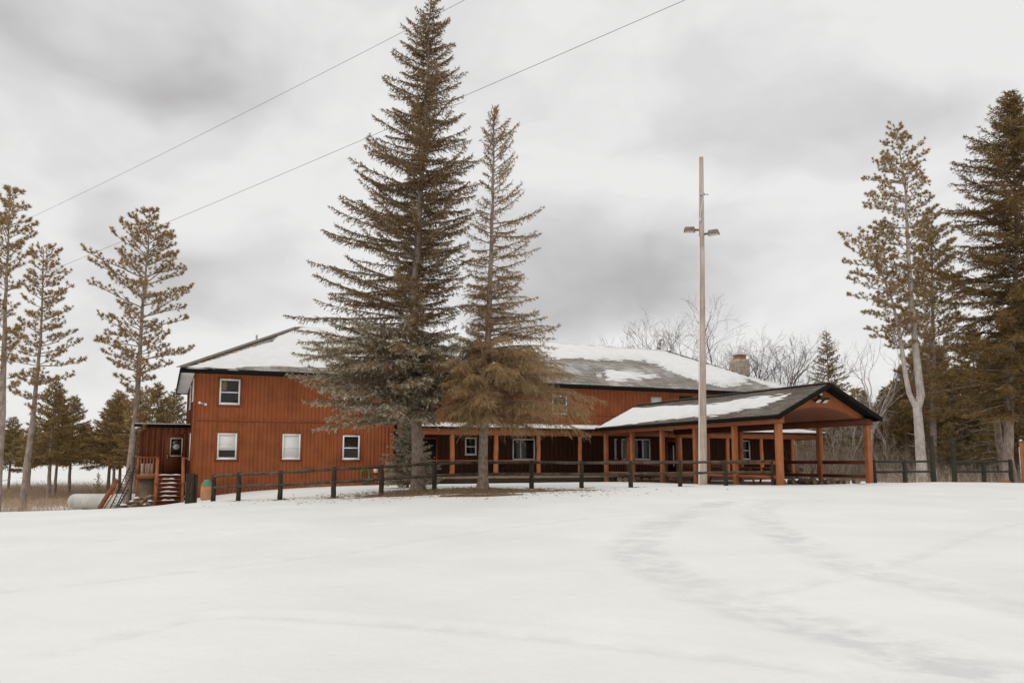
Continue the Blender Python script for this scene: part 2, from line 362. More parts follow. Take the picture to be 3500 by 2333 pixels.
FENCE = [(728,1620,1710,32.6),(814.6,1612.7,1711,31.6),(956.5,1607,1706,30.4),(1139.6,1594,1700,29.6),(1303,1587.5,1685.7,30),(1484,1575.7,1673,30.8),(1660,1571.7,1667.5,31.5),(1817,1571.5,1669,32.2),(1988,1574,1666,32.8),(2156,1574,1663,33.2),(2325,1573,1660.5,33.6),(2481,1571.5,1656,33.9),(2643,1568.6,1656,34.2)]
FENCE2 = [(2989,1570,1655,36.5,1),(3095,1571.5,1652,37.0,1),(3192,1488,1652,37.5,2),(3264,1492,1652,37.9,2),(3365,1572,1650,38.4,1),(3458,1569,1650,38.9,1)]

def make_ground():
    def axis(segs):
        out = []
        for a, b, n in segs: out.append(np.linspace(a, b, n, endpoint=False))
        return np.concatenate(out+[[segs[-1][1]]])
    X = axis([(-900,-200,14),(-200,-60,28),(-60,-28,44),(-28,-14,60),(-14,22,300),(22,40,60),(40,90,40),(90,300,22),(300,900,10)])
    Y = axis([(-60,-2,12),(-2,4,12),(4,28,260),(28,36,110),(36,52,70),(52,100,60),(100,200,34),(200,400,20),(400,1200,14)])
    gx, gy = np.meshgrid(X, Y); z = ground(gx, gy)
    near = np.clip((60-gy)/20, 0, 1)*np.clip((60-np.abs(gx))/20, 0, 1)
    z = z+near*(.028*vnoise(gx, gy, 3, .55)+.012*vnoise(gx, gy, 4, 1.7)+.004*vnoise(gx, gy, 5, 6))
    track = np.zeros_like(z)
    for P, wid in ((TR1, .62), (TR2, .55)):
        d = polydist(gx, gy, smoothpoly(P)); d = d+.12*vnoise(gx, gy, 14, 3.1)+.06*vnoise(gx, gy, 15, 9); m = np.clip(1.25-(np.maximum(d,0)/wid)**2*1.25, 0, 1)*np.clip(.8+.6*vnoise(gx, gy, 16, .9), .3, 1); rough = .5+.5*vnoise(gx, gy, 9, 9)
        z -= m*(.022+.010*rough); track = np.maximum(track, m*(.40+.40*np.clip(.5+.9*vnoise(gx, gy, 13, 1.4), 0, 1)+.2*rough))
        z += .016*np.exp(-((d-wid*1.15)/.14)**2)
    for P in LINES:
        d = polydist(gx, gy, smoothpoly(P)); m = np.exp(-(d/.16)**2); z -= m*.025; track = np.maximum(track, m*.38)
        z += .012*np.exp(-((d-.28)/.1)**2)
    # bare, needle-covered or muddy patches: a mask with a shape of its own
    lit = np.zeros_like(z)
    def ell(cx, cy, rx, ry, rot=0, a=1.0):
        dx = gx-cx; dy = gy-cy; u = (dx*cos(rot)+dy*sin(rot))/rx; v = (-dx*sin(rot)+dy*cos(rot))/ry
        np.maximum(lit, a*np.clip(1.35-np.sqrt(u*u+v*v), 0, 1), out=lit)
    ell(-1.9, 29.9, 5.0, 1.75, .16, 1); ell(-1.2, 27.9, 1.9, .8, .1, .9); ell(1.5, 30.6, 2.6, .7, .1, .8); ell(-3.6, 31.2, 1.2, .8, 0, 1); ell(-1.1, 31.3, 1.4, .8, 0, 1); ell(-5.6, 28.2, 1.4, .18, .1, .62); ell(-3.5,27.6,1.3,.14,.1,.6)
    for px, yt, yb, Yd in FENCE:
        x, y, _ = on(px, Yd); ell(x+.14, y-.12, .48, .42, .2, 1.0)
    x, y, _ = on(671, 33.5); ell(x+.6, y-.3, 1.6, .45, .1, .9)
    for s, t, a, b in [(25, 11, 4.2, 9.0), (2.5, .2, 2.6, .5), (-1.2, 2.0, 1.6, .9), (12.5, 2.2, 1.5, .8)]:
        cx, cy, _ = loc(s, t); ell(cx, cy, a, b, PSI, 1)
    cx, cy, _ = loc(25, 18.6); ell(cx, cy, 3.4, .55, PSI, .75)
    cx, cy, _ = loc(28.6, 18.4); ell(cx, cy, 1.1, .5, PSI, .9)
    # forest floor right and behind, dry-grass band left
    ff = np.clip((gy-39-.15*gx)/5, 0, 1)*np.clip((gx-19)/3, 0, 1)*np.clip((115-gy)/10, 0, 1)
    s_, t_ = toST(gx, gy); beh = np.clip((-t_-12)/5, 0, 1)*np.clip((s_-30)/8, 0, 1)*np.clip((115-gy)/10, 0, 1)
    lit = np.maximum(lit, np.maximum(ff, beh)*.75)
    lb = np.clip((gy-52)/5, 0, 1)*np.clip((84-gy)/6, 0, 1)*np.clip((-6-gx)/4, 0, 1)
    lit = np.maximum(lit, lb*.72)
    rut = np.exp(-((gy-(34.9+.03*(gx-20)))/.10)**2)*np.clip((gx-15)/2, 0, 1)*.55; lit = np.maximum(lit, rut)
    lit = np.clip(lit+.10*vnoise(gx, gy, 21, 2.2)*(lit > 0.02), 0, 1)
    z -= np.clip(lit-.45, 0, .3)*.12*near
    g = G(); nx = len(X); ny = len(Y)
    i = np.arange(ny-1)[:,None]*nx+np.arange(nx-1)[None,:]
    g.add(np.stack([gx, gy, z], -1).reshape(-1,3), np.stack([i, i+1, i+1+nx, i+nx], -1).reshape(-1,4), np.stack([lit*.999, track*.999, np.zeros_like(z)], -1).reshape(-1,3))
    m = bpy.data.materials.new('snow_ground'); m.use_nodes = True; t = m.node_tree; L = t.links; b = t.nodes['Principled BSDF']
    b.inputs['Roughness'].default_value = .6; b.inputs['Specular IOR Level'].default_value = .2
    tc = N(t, 'ShaderNodeTexCoord'); at_ = N(t, 'ShaderNodeAttribute', attribute_name='Col'); sp = N(t, 'ShaderNodeSeparateColor'); L.new(at_.outputs['Color'], sp.inputs[0])
    n1 = N(t, 'ShaderNodeTexNoise'); n1.inputs['Scale'].default_value = 1.6; n1.inputs['Detail'].default_value = 9; n1.inputs['Roughness'].default_value = .66; L.new(tc.outputs['Object'], n1.inputs['Vector'])
    # snow colour with compacted, icy patches
    n2 = N(t, 'ShaderNodeTexNoise'); n2.inputs['Scale'].default_value = .35; n2.inputs['Detail'].default_value = 6; L.new(tc.outputs['Object'], n2.inputs['Vector'])
    sn = N(t, 'ShaderNodeMix', data_type='RGBA'); sn.inputs[6].default_value = (.72,.72,.69,1); sn.inputs[7].default_value = (.78,.78,.75,1)
    mr = N(t, 'ShaderNodeMapRange'); mr.inputs[1].default_value = .35; mr.inputs[2].default_value = .65; L.new(n2.outputs['Fac'], mr.inputs[0]); L.new(mr.outputs[0], sn.inputs[0])
    tr = N(t, 'ShaderNodeMix', data_type='RGBA'); tr.inputs[7].default_value = (.57,.57,.555,1); L.new(sn.outputs[2], tr.inputs[6])
    tm = N(t, 'ShaderNodeMath', operation='MULTIPLY'); L.new(sp.outputs[1], tm.inputs[0])
    n3 = N(t, 'ShaderNodeTexNoise'); n3.inputs['Scale'].default_value = 1.9; n3.inputs['Detail'].default_value = 9; n3.inputs['Roughness'].default_value = .68; L.new(tc.outputs['Object'], n3.inputs['Vector'])
    m3 = N(t, 'ShaderNodeMapRange'); m3.inputs[1].default_value = .42; m3.inputs[2].default_value = .58; m3.inputs[3].default_value = .12; L.new(n3.outputs['Fac'], m3.inputs[0]); L.new(m3.outputs[0], tm.inputs[1]); L.new(tm.outputs[0], tr.inputs[0])
    # litter colour
    n4 = N(t, 'ShaderNodeTexNoise'); n4.inputs['Scale'].default_value = 7; n4.inputs['Detail'].default_value = 6; L.new(tc.outputs['Object'], n4.inputs['Vector'])
    cr = N(t, 'ShaderNodeValToRGB'); e = cr.color_ramp.elements; e[0].position = .35; e[0].color = (.075,.048,.028,1); e[1].position = .68; e[1].color = (.25,.165,.10,1)
    L.new(n4.outputs['Fac'], cr.inputs[0])
    # threshold: litter where mask + noise > limit
    a1 = N(t, 'ShaderNodeMath', operation='ADD'); L.new(sp.outputs[0], a1.inputs[0]); L.new(n1.outputs['Fac'], a1.inputs[1])
    th = N(t, 'ShaderNodeMapRange'); th.inputs[1].default_value = .93; th.inputs[2].default_value = 1.03; L.new(a1.outputs[0], th.inputs[0])
    fin = N(t, 'ShaderNodeMix', data_type='RGBA'); L.new(tr.outputs[2], fin.inputs[6]); L.new(cr.outputs[0], fin.inputs[7]); L.new(th.outputs[0], fin.inputs[0])
    L.new(fin.outputs[2], b.inputs['Base Color'])
    nb = N(t, 'ShaderNodeTexNoise'); nb.inputs['Scale'].default_value = 2.2; nb.inputs['Detail'].default_value = 12; nb.inputs['Roughness'].default_value = .62; L.new(tc.outputs['Object'], nb.inputs['Vector'])
    bp = N(t, 'ShaderNodeBump'); bp.inputs['Strength'].default_value = .6; bp.inputs['Distance'].default_value = .06; L.new(nb.outputs['Fac'], bp.inputs['Height']); L.new(bp.outputs[0], b.inputs['Normal'])
    o = g.build('snow_ground', m, smooth=True); tag(o, kind='structure')
make_ground()
# ================================================================== THE LODGE
def bst(g, s0, s1, t0, t1, z0, z1): g.box(min(s0,s1), max(s0,s1), -max(t0,t1), -min(t0,t1), z0, z1)
def P(s, t, z): return (s, -t, z)
def grooved(s0, s1, z0, z1, t, seed=1, pair=.5, step=.30, axis='s', gw=.022, gd=.022, th=.12):
    """vertical board siding: a wall with real grooves cut in it; pair = chance of a double groove"""
    r = random.Random(seed); g = G(); pts = [(s0, 0)]; s = s0+step*.6
    while s < s1-.1:
        pts += [(s, 0), (s+.004, -gd), (s+gw, -gd), (s+gw+.004, 0)]
        if r.random() < pair: 
            q = s+.085; pts += [(q, 0), (q+.004, -gd*.7), (q+gw*.8, -gd*.7), (q+gw*.8+.004, 0)]
        s += step*r.choice([1, 1, .97, 1.03])
    pts.append((s1, 0)); n = len(pts); V = []
    for (a, d) in pts:
        for z in (z0, z1): V.append((a, -(t+d), z) if axis == 's' else (t-d if th < 0 else t+d, -a, z))
    F = [(2*i, 2*i+2, 2*i+3, 2*i+1) for i in range(n-1)]
    g.add(V, F)
    return g
lodge = empty('lodge', LOC, PSI, 'long two storey red brown lodge with snow on its hipped roof behind the fence', 'building')
LEN, DEP = 40.15, 13.5
def build_lodge():
    # walls
    grooved(0, 10.7, -1.0, 6.2, 0, 3, .25, step=.21, gw=.014, gd=.013).build('wall', M['siding'], lodge)
    grooved(10.7, LEN, 3.3, 6.2, -.002, 5, .0, step=.29, gw=.02, gd=.018).build('wall', M['siding'], lodge)
    w = grooved(10.7, LEN, .1, 3.3, -.004, 6, .2); w.build('wall', M['shaded_porch_siding'], lodge)['label'] = 'lower wall with porch shade painted into its dark brown siding'
    g = G(); bst(g, .06, LEN-.06, -.16, -DEP+.06, -1.0, 6.15); g.build('wall_core', M['darkroom'], lodge)
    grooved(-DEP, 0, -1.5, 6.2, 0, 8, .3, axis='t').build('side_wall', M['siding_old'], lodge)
    grooved(-DEP, 0, -1.0, 6.2, LEN, 9, .3, axis='t', th=-1).build('side_wall', M['siding'], lodge)
    g = G(); bst(g, 0, LEN, -DEP, -DEP-.1, -1.2, 6.2); g.build('back_wall', M['siding'], lodge)
    g = G(); bst(g, 0.02, 10.8, .004, .03, 3.66, 3.78); bst(g, 11.9, LEN, .004, .03, 4.44, 4.56); bst(g, -.03, .06, -.02, .032, -1, 6.15); g.build('trim_band', M['trimwood'], lodge)
    g = G(); bst(g, 5.8, 10.7, .012, .05, -.5, .36); g.build('foundation', M['plank'], lodge)
    # roof body
    e = .62; s0, s1, t0, t1 = -.75, 41.0, e, -DEP-e; zt, zr = 6.36, 10.02; tm = (t0+t1)/2; run = t0-tm
    ra, rb = s0+run*.93, s1-run*.90
    V = [P(s0,t0,zt), P(s1,t0,zt), P(s1,t1,zt), P(s0,t1,zt), P(ra,tm,zr), P(rb,tm,zr)]
    g = G(); g.add([V[0],V[1],V[5],V[4]], [(0,1,2,3)]); g.add([V[2],V[3],V[4],V[5]], [(0,1,2,3)]); g.add([V[1],V[2],V[5]], [(0,1,2)]); g.add([V[3],V[0],V[4]], [(0,1,2)])
    roof = g.build('roof', M['shingle'], lodge)
    me = roof.data; a = me.attributes.new('Run', 'FLOAT_VECTOR', 'POINT'); sl = sqrt(run**2+(zr-zt)**2); h2 = sqrt((ra-s0)**2+(zr-zt)**2)
    R = [(s0,0,0),(s1,0,0),(rb,sl,0),(ra,sl,0), (s1,0,0),(s0,0,0),(ra,sl,0),(rb,sl,0), (0,0,0),(DEP,0,0),(DEP/2,h2,0), (DEP,0,0),(0,0,0),(DEP/2,h2,0)]
    a.data.foreach_set('vector', np.array(R, np.float32).ravel())
    g = G(); b = .27
    bst(g, s0, s1, t0, t0-.04, zt-b, zt-.004); bst(g, s0, s1, t1, t1+.04, zt-b, zt-.004); bst(g, s0, s0+.04, t0-.041, t1+.041, zt-b, zt-.004); bst(g, s1-.04, s1, t0-.041, t1+.041, zt-b, zt-.004)
    g.build('fascia', M['black'], roof)
    g = G(); bst(g, s0+.05, s1-.05, t0-.05, t1+.05, 6.155, 6.175); g.build('soffit', M['soffit'], roof)
    g = G()   # ridge and hip caps
    def cap(A, B, w=.30): 
        g.beam(np.array(A)+np.array((0,0,.02)), np.array(B)+np.array((0,0,.02)), w, .035)
    cap(V[0], V[4], .5); cap(V[1], V[5]); cap(V[2], V[5]); cap(V[3], V[4]); cap(V[4], V[5], .26)
    g.build('ridge_cap', M['ridge'], roof)
    # snow lying on the front slope, with an irregular melting edge
    polys = [[(-.6,.10),(2.0,.20),(2.6,.62),(6,.85),(9.2,.95),(11,1.2),(13.3,1.7),(15.9,2.1),(20,3.2),(22.3,3.9),(24.0,4.6),(26.4,4.75),(27.9,4.8),(30.6,5.05),(31.5,3.95),(32.1,2.4),(32.8,1.45),(34.8,.85),(36.4,1.35),(37.0,1.9),(38.0,2.75),(37.4,3.6),(34.7,6.4),(34.1,7.2),(33.6,7.75),(6.5,7.75),(6.0,7.0),(4.75,5.6),(4.3,4.55),(1.9,2.3),(.4,.75),(-.25,.25)],
             [(38.7,2.55),(38.0,2.95),(38.35,2.0),(38.9,1.05),(40.0,.85),(40.2,1.0)],
             [(25.0,.95),(25.8,1.5),(25.4,1.7),(25.9,2.6),(27.3,2.45),(28.4,2.2),(29.9,2.15),(29.4,1.75),(28.3,1.62),(27.0,1.55),(25.9,1.1)]]
    snow_sheet('snow_cover', roof, polys, (s0+.02, s1-.02), (-.03, run+.12), .075, lambda s, r: P(s, t0-r, zt+r*(zr-zt)/run), .13, topclip=run,
               stretch=lambda s, r: .10+.22*np.clip((s-22)/4,0,1)+.10*(r < 1.5))
    # back slope snow (seen only from elsewhere)
    snow_sheet('snow_cover', roof, [[(2,.6),(38,.6),(33,7.2),(7,7.2)]], (s0, s1), (0, run), .25, lambda s, r: P(s, t1+r, zt+r*(zr-zt)/run), .10, topclip=run)
    # vents, chimney
    g = G(); g.tube([P(3.9,-9,8.4), P(3.9,-9,9.72)], .065, 10); g.build('vent_pipe', M['metal'], lodge)
    g = G(); bst(g, 24.55, 24.83, -.62, -.92, 6.9, 7.30); bst(g, 24.50, 24.88, -.57, -.97, 7.30, 7.335); g.build('roof_vent', M['soffit'], lodge)
    g = G(); bst(g, 40.15, 41.2, -5.5, -6.6, -.2, 9.65); ch = g.build('chimney', M['stone'], lodge, bevel=.02)
    ca = M['stone']; g = G()
    for k in range(30):
        z = 6.6+k*.105
    for k in range(14):
        z = 6.75+k*.2; bst(g, 40.135, 41.215, -5.485, -6.615, z, z+.014)
    g.build('mortar_line', M['block'], ch)
    g = G(); bst(g, 40.33, 41.02, -5.7, -6.4, 9.65, 9.98); g.build('flue_housing', M['tan'], ch)
    g = G(); A = [P(40.2,-5.57,9.98), P(41.15,-5.57,9.98), P(41.15,-6.53,9.98), P(40.2,-6.53,9.98), P(40.67,-6.05,10.36)]; g.add(A, [(0,1,4),(1,2,4),(2,3,4),(3,0,4)]); g.add(A[:4], [(0,3,2,1)]); g.build('chimney_cap', M['metal'], ch)
    # windows
    def window(s0_, s1_, z0, z1, t=0, kind='hung', blind=0, casing=True, frame='white', side=None, curtained=None):
        fw = .078; g = G()
        def B(g, a0, a1, d0, d1, z0, z1):
            if side is None: bst(g, a0, a1, t+d0, t+d1, z0, z1)
            else: g.box(side-d1, side-d0, -a1, -a0, z0, z1)
        B(g, s0_, s0_+fw, -.01, .055, z0, z1); B(g, s1_-fw, s1_, -.01, .055, z0, z1)
        B(g, s0_+fw, s1_-fw, -.01, .055, z0, z0+fw); B(g, s0_+fw, s1_-fw, -.01, .055, z1-fw, z1)
        if kind == 'hung': zm = z0+(z1-z0)*.47; B(g, s0_+fw, s1_-fw, -.01, .045, zm-.03, zm+.03)
        if kind == 'slide': sm = s0_+(s1_-s0_)*.36; B(g, sm-.035, sm+.035, -.01, .045, z0+fw, z1-fw)
        if kind == 'slide3':
            for f_ in (.30, .74): sm = s0_+(s1_-s0_)*f_; B(g, sm-.06, sm+.06, -.01, .045, z0+fw, z1-fw)
        B(g, s0_-.02, s1_+.02, -.01, .075, z0-.035, z0+.002)
        o = g.build('window', M[frame], lodge)
        g = G(); q0, q1, r0_, r1_ = s0_+fw*.8, s1_-fw*.8, z0+fw*.8, z1-fw*.8
        g.add([P(q0,t+.028,r0_), P(q1,t+.028,r0_), P(q1,t+.028,r1_), P(q0,t+.028,r1_)] if side is None else [(side-.028,-q0,r0_),(side-.028,-q1,r0_),(side-.028,-q1,r1_),(side-.028,-q0,r1_)], [(0,1,2,3)]); g.build('pane', M['glass'], o)
        g = G(); B(g, s0_+fw*.5, s1_-fw*.5, .004, .008, z0+fw*.5, z1-fw*.5); g.build('dark_interior', M['darkroom'], o)
        if blind: g = G(); B(g, s0_+fw, s1_-fw, .014, .022, z1-fw-(z1-z0-2*fw)*blind, z1-fw); g.build('blind', M['blind'], o)
        if curtained: g = G(); B(g, s0_+fw*1.2, s0_+fw+.28, .010, .013, z0+(z1-z0)*.55, z1-fw*1.6); g.build('curtain', M['curtain'], o)  # plain tan panel behind the upper left of the pane
        if casing:
            g = G(); c = .11
            B(g, s0_-c, s0_, 0, .024, z0-c-.03, z1+c); B(g, s1_, s1_+c, 0, .024, z0-c-.03, z1+c); B(g, s0_, s1_, 0, .024, z1, z1+c); B(g, s0_, s1_, 0, .024, z0-c-.03, z0-.04)
            g.build('casing', M['trimwood'], o)
        return o
    window(1.23, 2.26, 4.57, 5.90, curtained=1)
    window(1.23, 2.20, 1.69, 3.03, blind=.68); window(4.54, 5.49, 1.69, 3.03, blind=1.0); window(7.80, 8.75, 1.68, 3.00)
    window(7.80, 8.80, 4.57, 5.88); window(20.85, 21.88, 4.50, 5.66)
    window(28.16, 29.0, 4.75, 5.79, frame='teal', kind='none', blind=.9, casing=False)
    g = G(); bst(g, 30.45, 31.55, .0, .05, 5.3, 5.93); o = g.build('louvre_vent', M['green_fence'], lodge)
    g = G(); [bst(g, 30.5, 31.5, .05, .075, 5.33+k*.1, 5.36+k*.1) for k in range(6)]; g.build('louvre_slat', M['darkiron'], o)
    window(15.06, 15.78, 1.94, 2.97, t=0, casing=False); window(18.14, 19.64, 1.64, 2.93, kind='slide', casing=False)
    window(25.84, 28.02, 1.66, 3.0, kind='slide3', casing=False); window(35.35, 36.26, 1.68, 3.0, casing=False)
    window(-2.6, -2.0, 1.66, 3.08, side=0, casing=False); window(-1.6, -.6, 4.75, 5.95, side=0, casing=False); window(-6.2,-5.0, 4.6, 5.95, side=0, casing=False)
    g = G(); bst(g, 25.32, 25.44, 0, .06, 1.70, 2.99); bst(g, 25.30, 25.5, 0, .07, 2.93, 3.0); bst(g, 25.30, 25.5, 0, .07, 1.68, 1.74); g.build('window_trim', M['white'], lodge)
    # doors under the porch
    for s in (12.3, 29.4):
        g = G(); bst(g, s, s+.95, .0, .03, .78, 2.85); d = g.build('door', M['darkiron'], lodge)
        g = G(); bst(g, s-.1, s, .0, .05, .78, 2.95); bst(g, s+.95, s+1.05, .0, .05, .78, 2.95); bst(g, s, s+.95, .0, .05, 2.85, 2.95); g.build('door_frame', M['trimwood'], d)
        g = G(); g.tube([P(s+.86,.03,1.78), P(s+.86,.09,1.78)], .028, 8); g.build('door_handle', M['brass'], d)
        if s > 20: g = G(); bst(g, s+.42, s+.50, .031, .036, 1.2, 2.6); g.build('door_pane', M['blind'], d)
    # wall light on the left
    g = G(); g.tube([P(.41,0,4.57), P(.41,.06,4.57)], .06, 10); g.beam(P(.41,.06,4.57), P(.28,.14,4.6), .03, .03); g.beam(P(.41,.06,4.57), P(.54,.14,4.55), .03, .03); fl = g.build('flood_light', M['metal'], lodge)
    for a, z in ((.27, 4.61), (.56, 4.53)):
        g = G(); g.tube([P(a,.10,z+.01), P(a,.16,z), P(a,.22,z-.02), P(a,.24,z-.03)], [.03,.055,.07,.06], 10); g.build('bulb', M['white'], fl, smooth=True)
    g = G(); bst(g, 9.58, 9.80, .0, .09, .93, 1.22); g.build('meter_box', M['white'], lodge)
    g = G(); g.tube([P(9.69,.05,.93), P(9.69,.05,.0)], .025, 6); bst(g, 9.56, 9.84, 0, .08, .45, .75); g.build('conduit', M['plank'], lodge)
    # porch
    a, b = 10.75, 40.75
    g = G(); A = [P(a,2.62,3.50), P(b,2.62,3.50), P(b,0.01,3.80), P(a,0.01,3.80), P(a,2.62,3.42), P(b,2.62,3.42), P(b,0.01,3.42), P(a,0.01,3.42)]
    g.add(A, [(0,1,2,3),(4,7,6,5),(0,4,5,1),(1,5,6,2),(2,6,7,3),(3,7,4,0)]); pr = g.build('porch_roof', M['black'], lodge)
    snow_sheet('snow_cover', pr, [[(a+.5,-.2),(b+.1,-.2),(b+.1,2.7),(a+.8,2.7)]], (a, b), (-.035, 2.6), .1, lambda s, r: P(s, 2.62-r, 3.50+r*.115), .105, topclip=2.6)
    g = G(); bst(g, a+.1, 22.3, 2.42, 2.22, 3.04, 3.415); bst(g, 27.8, b-.2, 2.42, 2.22, 3.04, 3.415); bst(g, 22.3, 27.8, 2.40, 2.24, 3.1, 3.415); bst(g, a+.1, a+.3, 2.22, .03, 3.04, 3.415); bst(g, b-.4, b-.2, 2.22, .03, 3.04, 3.415)
    g.build('porch_beam', M['beam'], lodge)
    ra_ = random.Random(4)
    for s in (10.95, 13.45, 16.1, 18.8, 21.55, 24.9, 28.73, 32.5, 35.3, 38.0, 40.3):
        sq = s in (28.73, 24.9, 40.3)
        g = G()
        if sq: bst(g, s-.11, s+.11, 2.43, 2.21, .1, 3.04)
        else:
            zz = np.linspace(.70, 3.05, 7); r0 = .138 if s < 18 else .125
            g.tube([P(s+ra_.uniform(-.015,.015), 2.32, z) for z in zz], [r0*(1.06-.02*i)*ra_.uniform(.96,1.04) for i in range(7)], 14)
        g.build('porch_post', M['post'], lodge, smooth=not sq)
    g = G(); bst(g, a+.1, b-.2, 2.48, .05, .66, .75); g.build('porch_deck', M['plank'], lodge)
    g = G(); bst(g, 12.5, b-.25, 2.50, 2.46, .585, .70); bst(g, 12.5, b-.3, 2.48, 2.45, .26, .33)
    x = 12.5; hh = .27
    while x < b-.4:
        g.beam(P(x, 2.475, .32), P(x+hh, 2.475, .59), .008, .035, up=(0,1,0)); g.beam(P(x+hh, 2.468, .32), P(x, 2.468, .59), .008, .035, up=(0,1,0)); x += .155
    sk = g.build('skirting_lattice', M['block'], lodge)
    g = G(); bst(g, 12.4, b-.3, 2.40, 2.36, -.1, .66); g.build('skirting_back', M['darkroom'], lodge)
    g = G(); bst(g, 13.6, 16.0, 2.38, 2.24, 1.58, 1.63); bst(g, 16.2, 18.7, 2.38, 2.24, 1.58, 1.63); bst(g, 11.1, 13.3, 2.38, 2.24, 1.58, 1.63); g.build('porch_railing', M['beam'], lodge)
    # right-hand baluster railing of the porch with a sloping ramp rail
    g = G(); bst(g, 28.9, 32.3, 2.36, 2.26, 1.50, 1.56); bst(g, 28.9, 32.3, 2.34, 2.28, .86, .92)
    for k in range(24): bst(g, 28.98+k*.14, 29.02+k*.14, 2.33, 2.29, .92, 1.50)
    g.build('porch_railing', M['rail_dark'], lodge)
    g = G(); g.beam(P(22.9,2.9,1.60), P(27.2,2.9,1.25), .05, .12); g.beam(P(22.9,2.9,.80), P(27.2,2.9,.55), .04, .08)
    for k in range(26): g.beam(P(23.0+k*.16,2.9,.78-k*.0085), P(23.0+k*.16,2.9,1.6-k*.013), .04, .035, up=(1,0,0))
    bst(g, 27.1, 27.3, 3.0, 2.8, .3, 1.35); bst(g, 24.9, 25.05, 3.0, 2.8, .3, 1.45); g.build('ramp_railing', M['rail_dark'], lodge)
    # porch side stairs, near the young spruce
    g = G()
    for k in range(3): bst(g, 9.9-.28*0, 10.8, 2.0-.0+k*.28, 2.28+k*.28, .50-k*.18, .56-k*.18)
    g.build('porch_stair', M['plank'], lodge)
    g = G()
    for s in (9.75, 10.85):
        g.beam(P(s, 1.2, 1.75), P(s, 3.6, 1.28), .16, .05); bst(g, s-.05, s+.05, 3.55, 3.45, -.1, 1.3); bst(g, s-.04, s+.04, 1.3, 1.2, .2, 1.75)
        for k in range(8): bst(g, s-.02, s+.02, 1.55+k*.26, 1.51+k*.26, .35, 1.66-k*.05)
    g.build('stair_railing', M['beam'], lodge)

def seg_noise(s, r, seed, s0=24):
    return (vnoise(s, r, seed, 1.3)*.45+vnoise(s, r*3, seed+1, 3.2)*.35+vnoise(s*.35, r*3.2, seed+2, 11)*(.55+.9*np.clip((s-s0)/4, 0, 1)))
def in_poly(x, y, Pl):
    c = np.zeros(x.shape, bool); n = len(Pl)
    for i in range(n):
        x1, y1 = Pl[i]; x2, y2 = Pl[(i+1) % n]
        m = ((y1 > y) != (y2 > y)); 
        with np.errstate(divide='ignore', invalid='ignore'): xi = (x2-x1)*(y-y1)/(y2-y1+1e-12)+x1
        c ^= m & (x < xi)
    return c
def snow_sheet(name, parent, polys, sr, rr, step, fn, thick, topclip=None, stretch=None, s0=24):
    """snow of real thickness on a slope; its edge thins out where the polygon ends"""
    S = np.arange(sr[0], sr[1]+step*2, step*1.7); S = S[S <= sr[1]]; R = np.arange(rr[0], rr[1]+.001, step*.5)
    s, r = np.meshgrid(S, R); d = np.full(s.shape, -9.)
    for Pl in polys:
        q = polydist(s, r, Pl+[Pl[0]]); q = np.where(in_poly(s, r, Pl), q, -q); d = np.maximum(d, q)
    amp = .16 if stretch is None else stretch(s, r)
    f = d+amp*seg_noise(s, r, 31, s0)*1.6
    h = np.clip(f*.30, -.03, 1)*thick/.11; h = np.where(h > 0, thick*(1-np.exp(-h/thick*1.0)), h)
    h = h+np.where(h > .02, .012*vnoise(s, r, 17, 2.1), 0)
    if topclip: r = np.minimum(r, topclip)
    pos = np.array(fn(s, r), dtype=object)
    x = np.array(pos[0]+0*s, float); y = np.array(pos[1]+0*s, float); z = np.array(pos[2]+0*s, float)
    keep = h > -.025
    g = G(); ny, nx = s.shape; idx = np.arange(ny*nx).reshape(ny, nx)
    k4 = (keep[:-1,:-1] | keep[1:,:-1] | keep[:-1,1:] | keep[1:,1:])
    F = np.stack([idx[:-1,:-1], idx[:-1,1:], idx[1:,1:], idx[1:,:-1]], -1)[k4]
    V = np.stack([x, y, z+h], -1).reshape(-1, 3)
    used = np.unique(F); mp = -np.ones(len(V), int); mp[used] = np.arange(len(used))
    g.add(V[used], mp[F])
    # rim: close the lower/outer edge down to the roof
    base = np.stack([x, y, z-.02], -1).reshape(-1, 3); rim = []
    from collections import Counter
    ed = Counter(); 
    for q in F:
        for a, b in ((q[0],q[1]),(q[1],q[2]),(q[2],q[3]),(q[3],q[0])): ed[(a,b)] += 1
    bd = [(a, b) for (a, b) in ed if (b, a) not in ed]
    if bd:
        VV = []; FF = []
        top = V
        for a, b in bd:
            k = len(VV); VV += [top[a], top[b], base[b], base[a]]; FF.append((k+1, k, k+3, k+2))
        g.add(VV, FF)
    return g.build(name, M['snowroof'], parent, smooth=True)
M['ridge'] = mat('ridge_shingle', (.15,.122,.095), (.25,.21,.168), 4, .9, .2)
M['curtain'] = mat('curtain', (.16,.11,.045), (.22,.15,.06), 6, .9)
build_lodge()

